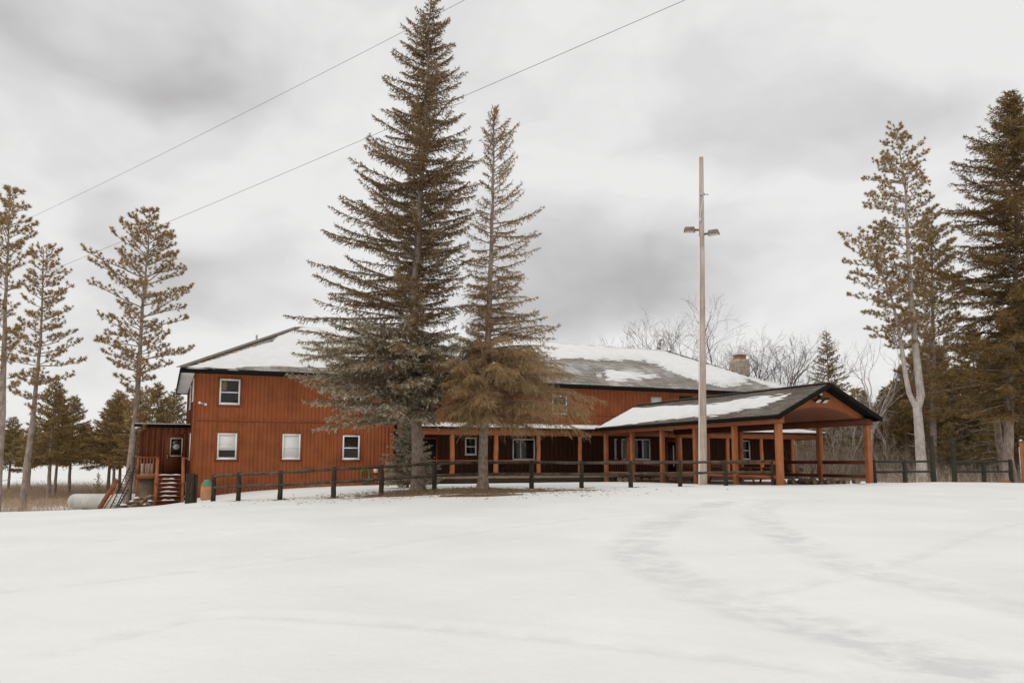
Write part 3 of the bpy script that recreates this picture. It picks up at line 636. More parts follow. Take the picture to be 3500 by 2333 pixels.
# ================================================================== ENTRY SHED on the left end, its deck and stairs
def build_shed():
    sh = empty('entry_shed', LOC, PSI, 'low flat roofed brown entry shed at the left end of the lodge', 'shed')
    a, b, t = -2.53, -.02, -2.8
    grooved(a, b, -.9, 3.4, t, 12, .5).build('front_wall', M['siding_old'], sh)
    g = G(); bst(g, a+.03, b, t-.1, t-2.5, -1.2, 3.4); g.build('side_wall', M['siding_old'], sh)
    g = G(); bst(g, -2.84, b, t+.12, t-2.7, 3.42, 3.56); r = g.build('flat_roof', M['black'], sh)
    g = G(); bst(g, -2.82, b-.01, t+.10, t-2.7, 3.561, 3.61); g.build('snow_cover', M['snowroof'], r, bevel=.02)
    g = G(); bst(g, -2.80, a-.001, t+.10, t-2.6, 3.30, 3.419); g.build('soffit', M['soffit'], sh)
    g = G(); bst(g, -1.30, -.36, t+.001, t+.035, .87, 2.95); d = g.build('door', M['siding_old'], sh)
    g = G(); fw = .045; z0, z1, s0, s1 = 1.83, 2.82, -1.02, -.40
    bst(g, s0, s0+fw, t+.035, t+.06, z0, z1); bst(g, s1-fw, s1, t+.035, t+.06, z0, z1); bst(g, s0+fw, s1-fw, t+.035, t+.06, z0, z0+fw); bst(g, s0+fw, s1-fw, t+.035, t+.06, z1-fw, z1)
    g.build('window_frame', M['cream'], d)
    g = G(); bst(g, s0+.02, s1-.02, t+.037, t+.042, z0+.02, z1-.02); g.build('pane', M['darkglass'], d)
    for z in (1.75, 1.87): 
        g = G(); g.tube([P(-1.14,t+.035,z), P(-1.14,t+.085,z), P(-1.14,t+.10,z)], [.022,.034,.015], 10); g.build('knob', M['brass'], d, smooth=True)
    g = G(); bst(g, -1.42, -1.31, t+.001, t+.04, .87, 3.06); bst(g, -.35, -.24, t+.001, t+.04, .87, 3.06); bst(g, -1.31, -.35, t+.001, t+.04, 2.96, 3.06); g.build('door_casing', M['siding_old'], sh)
    # round sign hanging on the door pane
    g = G(); c = (-.71, 2.34); n = 20
    g.poly([P(c[0]+.16*cos(k*2*pi/n), t+.066, c[1]+.15*sin(k*2*pi/n)) for k in range(n)][::-1], (0,-1,0), .012)
    hs = g.build('round_sign', M['teal']); hs.location = LOC; hs.rotation_euler = (0,0,PSI)
    g = G(); g.tube([P(-.84,t+.07,2.42), P(-.71,t+.07,2.70), P(-.58,t+.07,2.42)], .005, 5); g.build('hanging_cord', M['rustiron'], hs)
    g = G()
    for z, w in ((2.41,.09),(2.36,.11),(2.31,.10)):
        for k in range(5): 
            if (k*7+int(z*100)) % 4: bst(g, -.71-w+k*w*.42, -.71-w+k*w*.42+.028, t+.079, t+.081, z-.012, z+.012)
    g.build('lettering', M['darkiron'], hs)
    g = G(); rr = random.Random(3)
    for k in range(26):
        an = rr.uniform(.3, 2.9); g.beam(P(-.71+.14*cos(an), t+.08, 2.38+.14*sin(an)), P(-.71+.2*cos(an)+rr.uniform(-.03,.03), t+.09, 2.38+.2*sin(an)), .012, .005)
    g.build('greenery', M['green_fence'], hs)
    tag(hs, 'small round pale sign hung by a cord on the entry door pane', 'sign')
    # deck with railing
    dk = empty('entry_deck', LOC, PSI, 'brown wooden landing with a baluster railing in front of the entry door', 'deck')
    g = G(); bst(g, -2.55, -.30, 0, -2.75, .82, .87); g.build('deck_boards', M['plank'], dk)
    g = G(); bst(g, -2.58, -1.62, .04, .001, .68, .90); bst(g, -2.58, -2.54, .04, -2.75, .68, .86); g.build('rim_board', M['beam'], dk)
    for s, t_ in ((-2.50,-.02), (-2.50,-2.6), (-1.66,-.02), (-.33,-.02)):
        g = G(); bst(g, s-.05, s+.05, t_+.05, t_-.05, -.95 if s < -1 else -.7, .80); g.build('deck_post', M['beam'], dk)
    g = G(); bst(g, -2.45, -1.72, -.25, -.30, -.9, .66); g.build('lattice_panel', M['block'], dk)
    for s, t_ in ((-2.50, -.02), (-1.62, -.02), (-.36, -.02), (-2.50, -2.6)):
        g = G(); bst(g, s-.045, s+.045, t_+.045, t_-.045, .88, 1.74); g.build('railing_post', M['beam'], dk)
    g = G(); bst(g, -2.56, -1.56, .03, -.07, 1.74, 1.78); bst(g, -2.46, -1.66, 0, -.04, .95, 1.0); bst(g, -2.56, -2.46, -.075, -2.6, 1.74, 1.78); bst(g, -2.52, -2.48, -.1, -2.55, .95, 1.0)
    bst(g, -.40, -.02, .0, -.06, 1.68, 1.74)
    g.build('railing_rail', M['beam'], dk)
    for k in range(5):
        s = -2.37+k*.145; g = G(); bst(g, s-.025, s+.025, .0, -.035, 1.0, 1.74); g.build('baluster', M['beam'], dk)
    for k in range(9):
        t_ = -.35-k*.26; g = G(); bst(g, -2.52, -2.48, t_, t_-.04, 1.0, 1.74); g.build('baluster', M['beam'], dk)
    g = G(); bst(g, -2.4, -1.66, -.02, -.5, .871, .91); g.build('snow_cover', M['snowroof'], dk, bevel=.02)
    # stairs
    st = empty('entry_stairs', LOC, PSI, 'brown stairs with a strip of snow on each tread leading to the entry door', 'stairs')
    rn = random.Random(8)
    for k in range(7):
        z = .87-k*.2; t0 = .001+k*.27
        g = G(); bst(g, -1.56, -.44, t0+.27, t0, z-.04, z); o = g.build('stair_tread', M['plank'], st)
        g = G(); w = rn.uniform(.0, .08)
        n = 16; V = []; s0, s1 = (-1.54 if k == 0 else -1.42+w), (-.46 if k == 0 else -.62-w*1.5)
        for i in range(n+1):
            u = i/n; s = s0+(s1-s0)*u; e = min(1, 4*u, 4*(1-u)); h = .045*sqrt(max(e, .02))*(1+.35*sin(u*9+k)); q = .17*sqrt(max(e, .05))
            for tt, zz in ((t0+.265, z), (t0+.255, z+h*.8), (t0+.265-q*.6, z+h), (t0+.262-q, z+.002)): V.append(P(s, tt, zz))
        F = [(4*i+j, 4*i+j+1, 4*i+j+5, 4*i+j+4) for i in range(n) for j in range(3)]
        g.add(V, F); g.build('snow_strip', M['snowroof'], o, smooth=True)
        g = G(); bst(g, -1.55, -.45, t0+.20, t0+.18, z-.21, z-.041); g.build('riser', M['siding_old'], st)
    for s in (-1.60, -.40):
        g = G(); g.poly([P(s-.02, 0, .80), P(s-.02, 2.05, -.72), P(s-.02, 2.05, -.95), P(s-.02, 1.6, -.95), P(s-.02, 0, .35)], (1,0,0), .04); g.build('stringer', M['beam'], st)
        g = G(); bst(g, s-.055, s+.055, 1.86, 1.75, -.9, .55); g.build('newel_post', M['beam'], st)
        g = G(); g.beam(P(s, -.1, 1.76), P(s, 2.0, .50), .15, .045); g.build('handrail', M['beam'], st)
    # things round the landing
    for k, (s, w) in enumerate(((-2.28,.09), (-2.05,.11), (-1.86,.08))):
        g = G(); g.tube([P(s,-.35,.91), P(s,-.35,1.45), P(s,-.35,1.50)], [w, w, w*.8], 14); o = g.build('canister', M['teal'] if k < 2 else M['stone'])
        o.location = LOC; o.rotation_euler = (0,0,PSI)
        g = G(); g.tube([P(s,-.35,1.46), P(s,-.35,1.60)], [w*1.03, w*1.03], 14); g.build('lid', M['darkiron'], o)
        tag(o, ['pale canister with a dark lid behind the left balusters of the landing', 'widest pale canister with a dark lid in the middle behind the landing balusters', 'narrow grey canister with a dark lid nearest the stairs on the landing'][k], 'canister', 'canisters on the landing')
M['cream'] = mat('cream_trim', (.62,.50,.36), (.70,.58,.43), 5, .5)
M['darkglass'] = mat('dark_pane', (.012,.011,.008), (.02,.018,.012), 3, .08, spec=.5)
build_shed()

# ================================================================== PAVILION
def build_pavilion():
    pv = empty('pavilion', LOC, PSI, 'long open timber pavilion with a snow patched gable roof standing before the porch', 'pavilion')
    sL, sR, sM = 22.47, 27.55, 25.01; zt, za = 3.50, 4.95; eL, eR = sM-2.97, sM+2.97; tF, tB = 18.68, 3.35
    tt = [18.22, 15.37, 12.45, 9.6, 6.7, 3.83]
    for s in (sL, sR):
        for t in tt:
            w = .105
            if t == 18.22: w = .12
            g = G(); bst(g, s-w, s+w, t+w, t-w, gz(*loc(s, t)[:2])-.25 if True else 0, 3.17)
            g.build('timber_post', M['post'], pv, bevel=.015)
    for s in (sL, sR):
        g = G(); bst(g, s-.16, s+.16, 18.42, 3.6, 3.171, 3.455); g.build('timber_beam', M['beam'] if s == sL else M['rail_dark'], pv)  # right beam coloured darker to stand for the shade under the roof
    # rails; shade is painted into the right-hand row
    for s in (sL, sR):
        for t0, t1 in zip(tt[:-1], tt[1:]):
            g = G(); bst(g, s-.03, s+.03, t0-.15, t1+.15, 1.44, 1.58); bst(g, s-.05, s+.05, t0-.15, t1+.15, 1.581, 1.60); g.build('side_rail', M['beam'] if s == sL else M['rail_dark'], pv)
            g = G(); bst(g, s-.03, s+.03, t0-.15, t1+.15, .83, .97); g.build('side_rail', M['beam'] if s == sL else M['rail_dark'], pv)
    # roof slabs
    def slab(sa, sb, off=0.0, th=.10):
        g = G(); A = [P(sa,tF,zt), P(sb,tF,za), P(sb,tB,za), P(sa,tB,zt)]; B = [(x,y,z-th) for x,y,z in A]
        if sa > sb: A = A[::-1]; B = B[::-1]
        g.add(A+B, [(0,1,2,3),(7,6,5,4),(0,4,5,1),(1,5,6,2),(2,6,7,3),(3,7,4,0)]); return g
    g = slab(eL, sM); r2 = slab(eR, sM); g.add(r2.v[0], r2.f[0]); roof = g.build('roof', M['shingle2'], pv)
    slp = sqrt(2.97**2+1.45**2)/2.97
    set_run(roof, lambda c: np.stack([c[:,1], (2.97-np.abs(c[:,0]-sM))*slp, np.zeros(len(c))], -1))
    g = G()
    for sg, e0 in ((-1, eL), (1, eR)):
        # rake boards and eave boards
        A = [P(e0, tF+.001, zt-.20), P(sM, tF+.001, za-.20), P(sM, tF+.001, za+.015), P(e0, tF+.001, zt+.015)]
        g.poly(A if sg < 0 else A[::-1], (0,-1,0), .035); 
        A = [P(e0, tB-.036, zt-.20), P(sM, tB-.036, za-.20), P(sM, tB-.036, za+.015), P(e0, tB-.036, zt+.015)]
        g.poly(A if sg < 0 else A[::-1], (0,-1,0), .035)
        bst(g, e0-.03 if sg < 0 else e0, e0 if sg < 0 else e0+.03, tF, tB, zt-.15, zt+.01)
    g.build('fascia', M['black'], roof)
    g = G()   # dark soffit boards under the overhang
    for e0, sx in ((eL, sL-.16), (eR, sR+.16)):
        a_, b_ = min(e0, sx), max(e0, sx); bst(g, a_, b_, tF-.01, tB, zt-.15, zt-.13)
    for sg, e0 in ((-1, eL), (1, eR)):
        A = [P(e0, tF, zt-.11), P(sM, tF, za-.11), P(sM, 18.0, za-.11), P(e0, 18.0, zt-.11)]
        g.add(A, [(0,1,2,3)])
    g.build('soffit', M['black'], roof)
    g = G(); g.beam(P(sM,tF,za+.02), P(sM,tB,za+.02), .26, .03); g.build('ridge_cap', M['ridge'], roof)
    slope = (za-zt)/2.97
    snow_sheet('snow_cover', roof, [[(3.4,.02),(4.9,.12),(7.5,.30),(10.6,.40),(12.5,.55),(14.2,.56),(15.6,.82),(16.6,.92),(17.1,1.5),(17.1,2.15),(15.2,2.1),(13,2.0),(11.5,1.9),(9.5,2.12),(7.5,2.3),(4.8,2.45),(3.3,2.72)]], (tB+.02, tF-.3), (-.02, 2.9), .055,
               lambda s, r: P(eL+r, s, zt+r*slope), .085, topclip=2.9, stretch=lambda s, r: .10+.12*np.clip((s-9)/5,0,1), s0=7)
    snow_sheet('snow_cover', roof, [[(4,.4),(15.5,.4),(15,2.3),(4,2.5)]], (tB+.1, tF-.3), (0, 2.9), .12, lambda s, r: P(eR-r, s, zt+r*slope), .07, topclip=2.9)
    # gable panel with an arched lower edge and a shallow vaulted ceiling behind it
    tp = 18.03; ac, ah, az0, az1 = 24.9, 2.1, 3.49, 3.93; n = 24
    R_ = (ah*ah+(az1-az0)**2)/(2*(az1-az0))
    arc = [(ac-ah+2*ah*k/n, az1-R_+sqrt(R_*R_-(ah-2*ah*k/n)**2)) for k in range(n+1)]
    V = []; F = []; top = lambda s: za-.115-abs(s-sM)*slope
    ss = [eL+.42]+[p[0] for p in arc]+[eR-.42]; zb = [az0-.02]+[p[1] for p in arc]+[az0-.02]
    g = G(); V = []
    for d in (0, -.04):
        for s, z in zip(ss, zb): V += [P(s, tp+d, z), P(s, tp+d, max(top(s), z+.005))]
    m = len(ss)*2; F = []
    # split at apex for a clean peak
    for i in range(len(ss)-1):
        F.append((2*i, 2*i+2, 2*i+3, 2*i+1)); F.append((m+2*i+2, m+2*i, m+2*i+1, m+2*i+3)); F.append((2*i, m+2*i, m+2*i+2, 2*i+2))
    g.add(V, F); g.build('gable_panel', M['gable'], pv)
    g = G(); V = []
    for s, z in [(sL+.1, az0-.02)]+arc+[(sR-.1, az0-.02)]: V += [P(s, tp, z), P(s, tB+.2, z)]
    g.add(V, [(2*i+1, 2*i+3, 2*i+2, 2*i) for i in range(len(V)//2-1)]); g.build('vaulted_ceiling', M['ceiling'], pv)
    g = G(); V = [P(eL+.4,tB+.15,zt-.05), P(eR-.4,tB+.15,zt-.05), P(sM,tB+.15,za-.12)]; g.add(V, [(0,2,1)]); g.build('gable_panel', M['siding'], pv)
    g = G(); g.tube([P(23.5,16.2,3.70), P(23.5,16.2,3.66)], [.13,.12], 16); g.build('ceiling_light', M['lens'], pv)
    # twin flood light under the apex
    g = G(); bst(g, 24.93, 25.03, 18.12, 18.03, 4.30, 4.42); bst(g, 24.55, 25.25, 18.12, 18.08, 4.22, 4.27); fl = g.build('flood_light', M['darkiron'], pv)
    g = G(); bst(g, 24.92, 25.04, 18.20, 18.12, 4.44, 4.55); g.build('motion_sensor', M['white'], fl)
    for sc in (24.72, 25.12):
        g = G(); A = [P(sc-.13,18.16,4.10), P(sc+.13,18.16,4.10), P(sc+.13,18.38,4.24), P(sc-.13,18.38,4.24)]; B = [(x,y+.05*0,z+.09) for x,y,z in A]; g.add(A+B, [(0,3,2,1),(4,5,6,7),(0,1,5,4),(1,2,6,5),(2,3,7,6),(3,0,4,7)]); h = g.build('lamp_head', M['darkiron'], fl)
        g = G(); A = [P(sc-.11,18.18,4.108), P(sc+.11,18.18,4.108), P(sc+.11,18.36,4.223), P(sc-.11,18.36,4.223)]; g.add([(x,y,z-.004) for x,y,z in A], [(0,3,2,1)]); g.build('lamp_lens', M['lens'], h)
M['gable'] = mat('gable_board', (.27,.078,.027), (.34,.105,.038), 2.4, .75, .3, 12, (9,9,.6))
M['ceiling'] = mat('ceiling_board', (.20,.058,.024), (.26,.082,.034), 2.4, .7, .2, 10, (8,.4,1))
build_pavilion()

# ================================================================== FENCES
def build_fence(name, pts, label, matp, matr, ragged=True, tall=()):
    fe = empty(name, (pts[0][0], pts[0][1], 0), 0, label, 'fence'); ox, oy = pts[0][0], pts[0][1]; rr = random.Random(5)
    for k, (x, y, z0, z1) in enumerate(pts):
        r = .088 if ragged else .10; g = G(); n = 7
        if k in tall: r = .11
        g.tube([(x-ox+rr.uniform(-.008,.008), y-oy, z0-.25+(z1-z0+.25)*i/n) for i in range(n+1)], [r*(1.12-.02*i)*rr.uniform(.95,1.05) for i in range(n)]+[r*.9], 9)
        g.build('post', matp, fe, smooth=False)
    for k in range(len(pts)-1):
        (x, y, z0, z1), (x2, y2, w0, w1) = pts[k], pts[k+1]
        if k in tall and k+1 in tall: continue
        h1 = (z1-z0) if k not in tall else 1.08; h2 = (w1-w0) if k+1 not in tall else 1.08
        for f in (.925, .51) if ragged else (.93, .50):
            g = G(); n = 6; P_ = []; R_ = []
            for i in range(n+1):
                u = i/n; P_.append((x+(x2-x)*u-ox, y+(y2-y)*u-oy-.02, z0+h1*f+(w0+h2*f-z0-h1*f)*u+rr.uniform(-.006,.006))); R_.append((.058 if ragged else .05)*rr.uniform(.9,1.1))
            g.tube(P_, R_, 7); g.build('rail', matr, fe)
    return fe
pts = []
for px, yt, yb, Y in FENCE:
    b = at(px, yb, Y); tt_ = at(px, yt, Y); pts.append((b[0], Y, gz(b[0], Y)-.01, tt_[2]))
build_fence('rail_fence', pts, 'weathered dark two rail log fence running in front of the lodge', M['fencepost'], M['fence'])
pts = []
for px, yt, yb, Y, kd in FENCE2:
    b = at(px, yb, Y); tt_ = at(px, yt, Y); pts.append((b[0], Y, gz(b[0], Y)-.02, tt_[2]))
build_fence('rail_fence', pts, 'dark green two rail fence with two tall gate posts right of the pavilion', M['green_fence'], M['green_fence'], False, tall=(2,3))
# bundle of rough posts at the fence's left end
fx, fy, fz = on(671, 33.7)
bp_ = empty('post_bundle', (fx, fy, fz), 0, 'thick bundle of rough split posts standing at the left end of the log fence', 'posts')
rr = random.Random(11)
for k in range(5):
    g = G(); x = -.17+k*.085; h = 1.22+rr.uniform(-.04,.03); y = rr.uniform(-.07,.07)
    g.tube([(x, y, -.3), (x+rr.uniform(-.01,.01), y, h*.5), (x, y, h)], [.078, .072, .066], 7); g.build('split_post', M['fencepost'], bp_)
g = G(); cx = (3484-1750)/2722*34.8; 
x0, y0, z0 = on(3467, 36.0); x1, y1, _ = on(3560, 36.6)
bd = empty('cedar_fence', (x0, y0, z0), 0, 'reddish cedar board panel with snow on top at the right edge', 'fence panel')
g = G()
for k in range(9): g.box(k*.16, k*.16+.150, 0, .035, -.3, 1.83)
g.build('board', M['cedar'], bd)
g = G(); g.box(-.02, 1.5, -.02, .06, 1.831, 1.87); g.build('top_rail', M['cedar'], bd)
g = G(); g.tube([(.02,.02,1.875),(.08,.02,1.90),(.14,.02,1.875)], [.02,.045,.02], 8); g.build('snow_cover', M['snowroof'], bd, smooth=True)
g = G(); g.beam((-.04,-.02,.2),(-.04,-.02,1.6),.03,.03,up=(0,1,0)); g.build('edge_strip', M['stone'], bd)

# ================================================================== LIGHT POLE
def build_pole():
    bx, by, bz = at(2402, 1650, 35.6); bz = gz(bx, by)
    lp = empty('light_pole', (bx, by, bz), 0, 'tall pale wooden utility pole with two box lamps in front of the pavilion', 'light pole')
    H = 15.56-bz; top = at(2397, 539, 35.6); dx = top[0]-bx
    n = 14; zz = np.linspace(-.4, H, n); g = G()
    g.tube([(dx*z/H, 0, z) for z in zz], [.195-.100*max(z, 0)/H for z in zz], 20); g.build('wooden_pole', M['pole'], lp, smooth=True)
    g = G(); g.tube([(dx*z/H-.185+.07*z/H*1.05, -.10, z) for z in np.linspace(.0, 11.2, 8)], .022, 8); g.build('conduit', M['white'], lp)
    zl = at(2400, 797, 35.6)[2]-bz; xl = dx*zl/H
    for sg, rz, zo in ((-1, radians(168), .10), (1, radians(-22), -.12)):
        g = G(); c, s = cos(rz), sin(rz)
        def T(x, y, z): return (xl+x*c-y*s, x*s+y*c, zl+zo+z)
        A = [T(.12,-.045,.02), T(.34,-.045,.04), T(.34,.045,.04), T(.12,.045,.02), T(.12,-.045,.10), T(.34,-.045,.12), T(.34,.045,.12), T(.12,.045,.10)]
        g.add(A, [(0,3,2,1),(4,5,6,7),(0,1,5,4),(1,2,6,5),(2,3,7,6),(3,0,4,7)]); ar = g.build('lamp_arm', M['lampmetal'], lp)
        g = G(); a0, a1, w, b0, b1, w2 = .28, .80, .23, .32, .74, .17
        A = [T(a0,-w,.0), T(a1,-w,.03), T(a1,w,.03), T(a0,w,.0), T(b0,-w2,.19), T(b1,-w2,.20), T(b1,w2,.20), T(b0,w2,.19)]
        g.add(A, [(0,3,2,1),(4,5,6,7),(0,1,5,4),(1,2,6,5),(2,3,7,6),(3,0,4,7)]); hd = g.build('lamp_head', M['lampmetal'], lp, bevel=.012)
        g = G(); A = [T(a0+.05,-w+.05,-.005), T(a1-.05,-w+.05,.018), T(a1-.05,w-.05,.018), T(a0+.05,w-.05,-.005)]; g.add(A, [(0,3,2,1)]); g.build('lamp_lens', M['lens'], hd)
    z = at(2400, 667, 35.6)[2]-bz; x = dx*z/H
    g = G(); g.box(x-.10, x+.12, -.16, -.10, z-.05, z+.05); g.tube([(x+.1,-.1,z),(x+.27,-.1,z)], .022, 8); g.tube([(x+.26,-.1,z-.03),(x+.26,-.1,z+.03)], .03, 8); g.build('bracket', M['metal'], lp)
    z2 = at(2388, 752, 35.6)[2]-bz
    g = G(); g.tube([(x+.04,-.15,z-.04),(x+.02,-.17,z-.3),(x-.06,-.18,z-.6),(x-.11,-.17,z-.9),(x-.125,-.15,z2)], .018, 6); g.box(x-.17, x-.09, -.18, -.10, z2-.10, z2+.02); g.build('cable', M['lens'], lp)
build_pole()

# ================================================================== OVERHEAD WIRES
def wire(p, q, sag, label, r=.0075):
    n = 40; g = G(); p = np.array(p); q = np.array(q)
    g.tube([p+(q-p)*u-np.array((0,0,sag*4*u*(1-u))) for u in np.linspace(0, 1, n)], r, 6)
    tag(g.build('overhead_wire', M['darkiron']), label, 'wire', 'overhead wires')
def wpt(px, py, Y): return at(px, py, Y)
wire(at(2050,-240,26), at(-260,912,62), .35, 'upper overhead wire crossing the sky behind the tall spruce top')
wire(at(2800,-200,21), at(-260,1097,58), .25, 'lower overhead wire crossing the sky in front of the tall spruce')

# ================================================================== PROPANE TANK AND ODDS AND ENDS
def build_tank():
    cx0, cx1, y, z, r = -25.3, -20.2, 46.0, -.715, .435
    tk = empty('propane_tank', ((cx0+cx1)/2, y, z), 0, 'long pale propane tank with a red dome lid left of the stairs', 'tank')
    L2 = (cx1-cx0)/2; P_ = []; R_ = []
    for a in np.linspace(0, pi/2, 8): P_.append((-L2+r*.9*(1-sin(a)), 0, 0)); R_.append(max(r*cos(pi/2-a) if False else r*sqrt(max(0, 1-(1-(1-sin(a)))**2))*1.0, .01))
    P_ = [(-L2+r*.9*(1-cos(a)), 0, 0) for a in np.linspace(0, pi/2, 9)]; R_ = [max(r*sin(a), .01) for a in np.linspace(0, pi/2, 9)]
    P2 = [(-p[0], 0, 0) for p in P_][::-1]; g = G(); g.tube(P_+P2, R_+R_[::-1], 28); g.build('tank_shell', M['tank'], tk, smooth=True)
    g = G(); a = (-.15, 0, r-.03); g.tube([(a[0],0,r-.05),(a[0],0,r+.06),(a[0],0,r+.13),(a[0],0,r+.16)], [.24,.24,.19,.05], 20); d = g.build('dome_lid', M['red'], tk, smooth=True)
    g = G(); g.tube([(a[0]+.21,-.05,r+.03),(a[0]+.26,-.06,r+.03)], .045, 10); g.build('latch', M['white'], d)
    for x in (-1.5, 1.5): g = G(); g.box(x-.12, x+.12, -.3, .3, -r-.3, -r+.06); g.build('saddle_block', M['concrete'], tk)
build_tank()
def lean(name, s, t, length, w, th, ang, tilt, m, label, cat, group=None, z0=None):
    """a plank or bar leaning against the landing"""
    g = G(); x, y, _ = loc(s, t); z = gz(x, y)+.0 if z0 is None else z0
    a = (0, 0, -.1); b = (cos(PSI)*length*sin(ang), sin(PSI)*length*sin(ang), length*cos(ang))
    g.beam(a, b, th, w, up=(-sin(PSI),cos(PSI),0)); o = g.build(name, m); o.location = (x, y, z); return tag(o, label, cat, group)
lean('plank', -4.2, .6, 1.75, .045, .22, .50, 0, M['plank'], 'widest orange brown plank leaning beside the propane tank, leftmost of the leaning boards', 'plank')
lean('plank', -4.0, .7, 1.3, .04, .07, .55, 0, M['cedar'], 'short thin board leaning left of the wide plank by the tank', 'plank')
for k, (s, ln, an, lb) in enumerate(((-3.65, 2.35, .36, 'long black toothed rake bar leaning on the landing corner, nearer the wide plank'), (-3.40, 2.2, .36, 'black toothed rake bar leaning closest to the landing corner'))):
    x, y, _ = loc(s, .45); z = gz(x, y); g = G(); ux = (cos(PSI)*sin(an), sin(PSI)*sin(an), cos(an)); g.beam((0,0,0), tuple(ln*c for c in ux), .05, .05, up=(-sin(PSI),cos(PSI),0))
    for i in range(13):
        p = [c*(.25+i*.16) for c in ux]; g.beam(p, (p[0]+.10*cos(PSI), p[1]+.10*sin(PSI), p[2]-.05), .02, .03)
    o = g.build('toothed_bar', M['darkiron']); o.location = (x, y, z); tag(o, lb, 'rake bar', 'toothed bars leaning on the landing')
x, y, _ = loc(-3.0, .9); g = G(); g.beam((-.5,0,.02), (.25,.1,.25), .06, .05); g.beam((-.3,0,.05), (.15,.05,.95), .05, .05); g.tube([(-.45,0,.12),(-.2,.02,.16),(.1,.05,.14),(.3,.1,.1)], .05, 7); o = g.build('scrap_metal', M['green_fence']); o.location = (x, y, gz(x, y)); tag(o, 'small heap of dark green scrap bars beside the log pile', 'scrap metal')
rr = random.Random(21)
def logm(L, r, name='firewood_log', seed=0, group=None, label=None, loc3=(0,0,0), rot=(0,0,0)):
    rq = random.Random(seed); g = G(); n = 5
    g.tube([(L*(i/n-.5), rq.uniform(-.012,.012), rq.uniform(-.012,.012)) for i in range(n+1)], [r*rq.uniform(.9,1.1) for i in range(n+1)], 9, cap=False); o = g.build(name, M['logbark']); 
    g = G(); 
    for e in (-1, 1): g.tube([(e*L*.5, 0, 0), (e*(L*.5+.004), 0, 0)], [r*.97, r*.95], 10)
    g.build('cut_end', M['logend'], o); o.location = loc3; o.rotation_euler = rot; return tag(o, label, 'log', group)
bx, by, _ = loc(-2.25, 1.35); bz = gz(bx, by)
pos = [(-.75,-.1,.08,.5,.10),(-.55,.05,.10,-.4,.10),(-.30,-.12,.09,.3,.11),(-.05,.05,.10,-.5,.10),(.20,-.1,.10,.2,.11),(.45,.0,.11,-.2,.10),(-.42,0,.26,.4,.09),(-.1,-.02,.27,-.3,.10),(.18,.03,.28,.5,.10),(.40,0,.28,-.1,.09),(.05,0,.42,.2,.09),(.28,.05,.42,-.4,.08),(.45,.1,.44,.3,.08),(-.95,0,.07,.8,.07)]
for k, (dx, dy, dz, a, r) in enumerate(pos):
    x, y = bx+dx*cos(PSI)-dy*sin(PSI), by+dx*sin(PSI)+dy*cos(PSI)
    o = logm(.48, r*.9, seed=k, group='split logs heaped below the landing', label='pale split log in the small snowy heap below the left side of the landing', loc3=(x, y, gz(x,y)+dz), rot=(0, rr.uniform(-.3,.3), PSI+a+rr.uniform(-.5,.9)))
    o.data.materials[0] = M['logend'] if k % 3 else M['logbark']
g = G()
for k in range(5):
    dx = -.75+k*.29+.06*(k%2); u, v = np.meshgrid(np.linspace(0, 2*pi, 9), np.linspace(0, pi/2, 5)); r = (.13,.08,.11,.07,.10)[k]
    V = np.stack([dx+r*1.3*np.cos(u)*np.sin(v), -.12+.12*np.sin(u)*np.sin(v)+.0*u, .10+.16*(k % 3)+.07*np.cos(v)], -1).reshape(-1,3); i = (np.arange(4)[:,None]*9+np.arange(8)[None,:]).ravel(); g.add(V, np.stack([i, i+9, i+10, i+1], -1))
o = g.build('snow_clump', M['snowroof'], smooth=True); o.location = (bx, by, bz); o.rotation_euler = (0,0,PSI); tag(o, kind='stuff', label='snow caught on the log heap', cat='snow')
# thin stick
p = at(617, 1718, 38.5); q = at(668, 1640, 36.5); g = G(); g.tube([(0,0,0), tuple((np.array(q)-np.array(p))*.5+np.array((0,0,.03))), tuple(np.array(q)-np.array(p))], [.016,.02,.024], 6); o = g.build('stick', M['rustiron']); o.location = p; tag(o, 'thin pale branch leaning on the split post bundle', 'stick')
g = G(); x, y, z = on(657, 38.5); g.box(-.06, .06, -.04, .04, -.1, .95); o = g.build('board_stake', M['stone']); o.location = (x, y, z); tag(o, 'short pale board stake standing behind the split post bundle', 'stake')
# tan barrel with green cone lid
x, y, z = at(704.5, 1712, 38); z = gz(x, y); g = G()
ht = .42-z
g.tube([(0,0,0),(0,0,.1),(0,0,ht*.5),(0,0,ht-.02),(0,0,ht)], [.25,.265,.27,.265,.25], 18); o = g.build('barrel', M['tan']); o.location = (x, y, z)
g = G(); g.tube([(0,0,ht),(0,0,ht+.03),(0,0,ht+.22),(0,0,ht+.28),(0,0,ht+.285)], [.28,.285,.16,.11,.02], 8); g.build('green_lid', M['greencap'], o)
tag(o, 'tan barrel with a faceted green lid between the first fence posts', 'barrel')
# coiled hose
g = G(); hx = 9.08; zc = .80
for k in range(7):
    r1, r2 = .22+.012*(k % 4), .36+.02*((k*3) % 5); n = 26
    g.tube([P(hx+r1*cos(a)+.012*sin(3*a+k), .10+.012*(k % 3)+.01*sin(2*a+k), zc+r2*sin(a)-.02*(k % 3)) for a in np.linspace(0, 2*pi, n)], .013, 6, cap=False)
g.tube([P(hx-.15,.14,.6), P(hx-.1,.15,.42), P(hx+.05,.16,.35), P(hx+.1,.16,.2), P(hx+.12,.17,.08)], .013, 6)
g.tube([P(hx,.0,1.06), P(hx,.14,1.06)], .02, 6)
o = g.build('garden_hose', M['hose'], smooth=True); o.location = LOC; o.rotation_euler = (0,0,PSI); tag(o, 'green garden hose coiled on a hook on the lodge wall', 'hose')

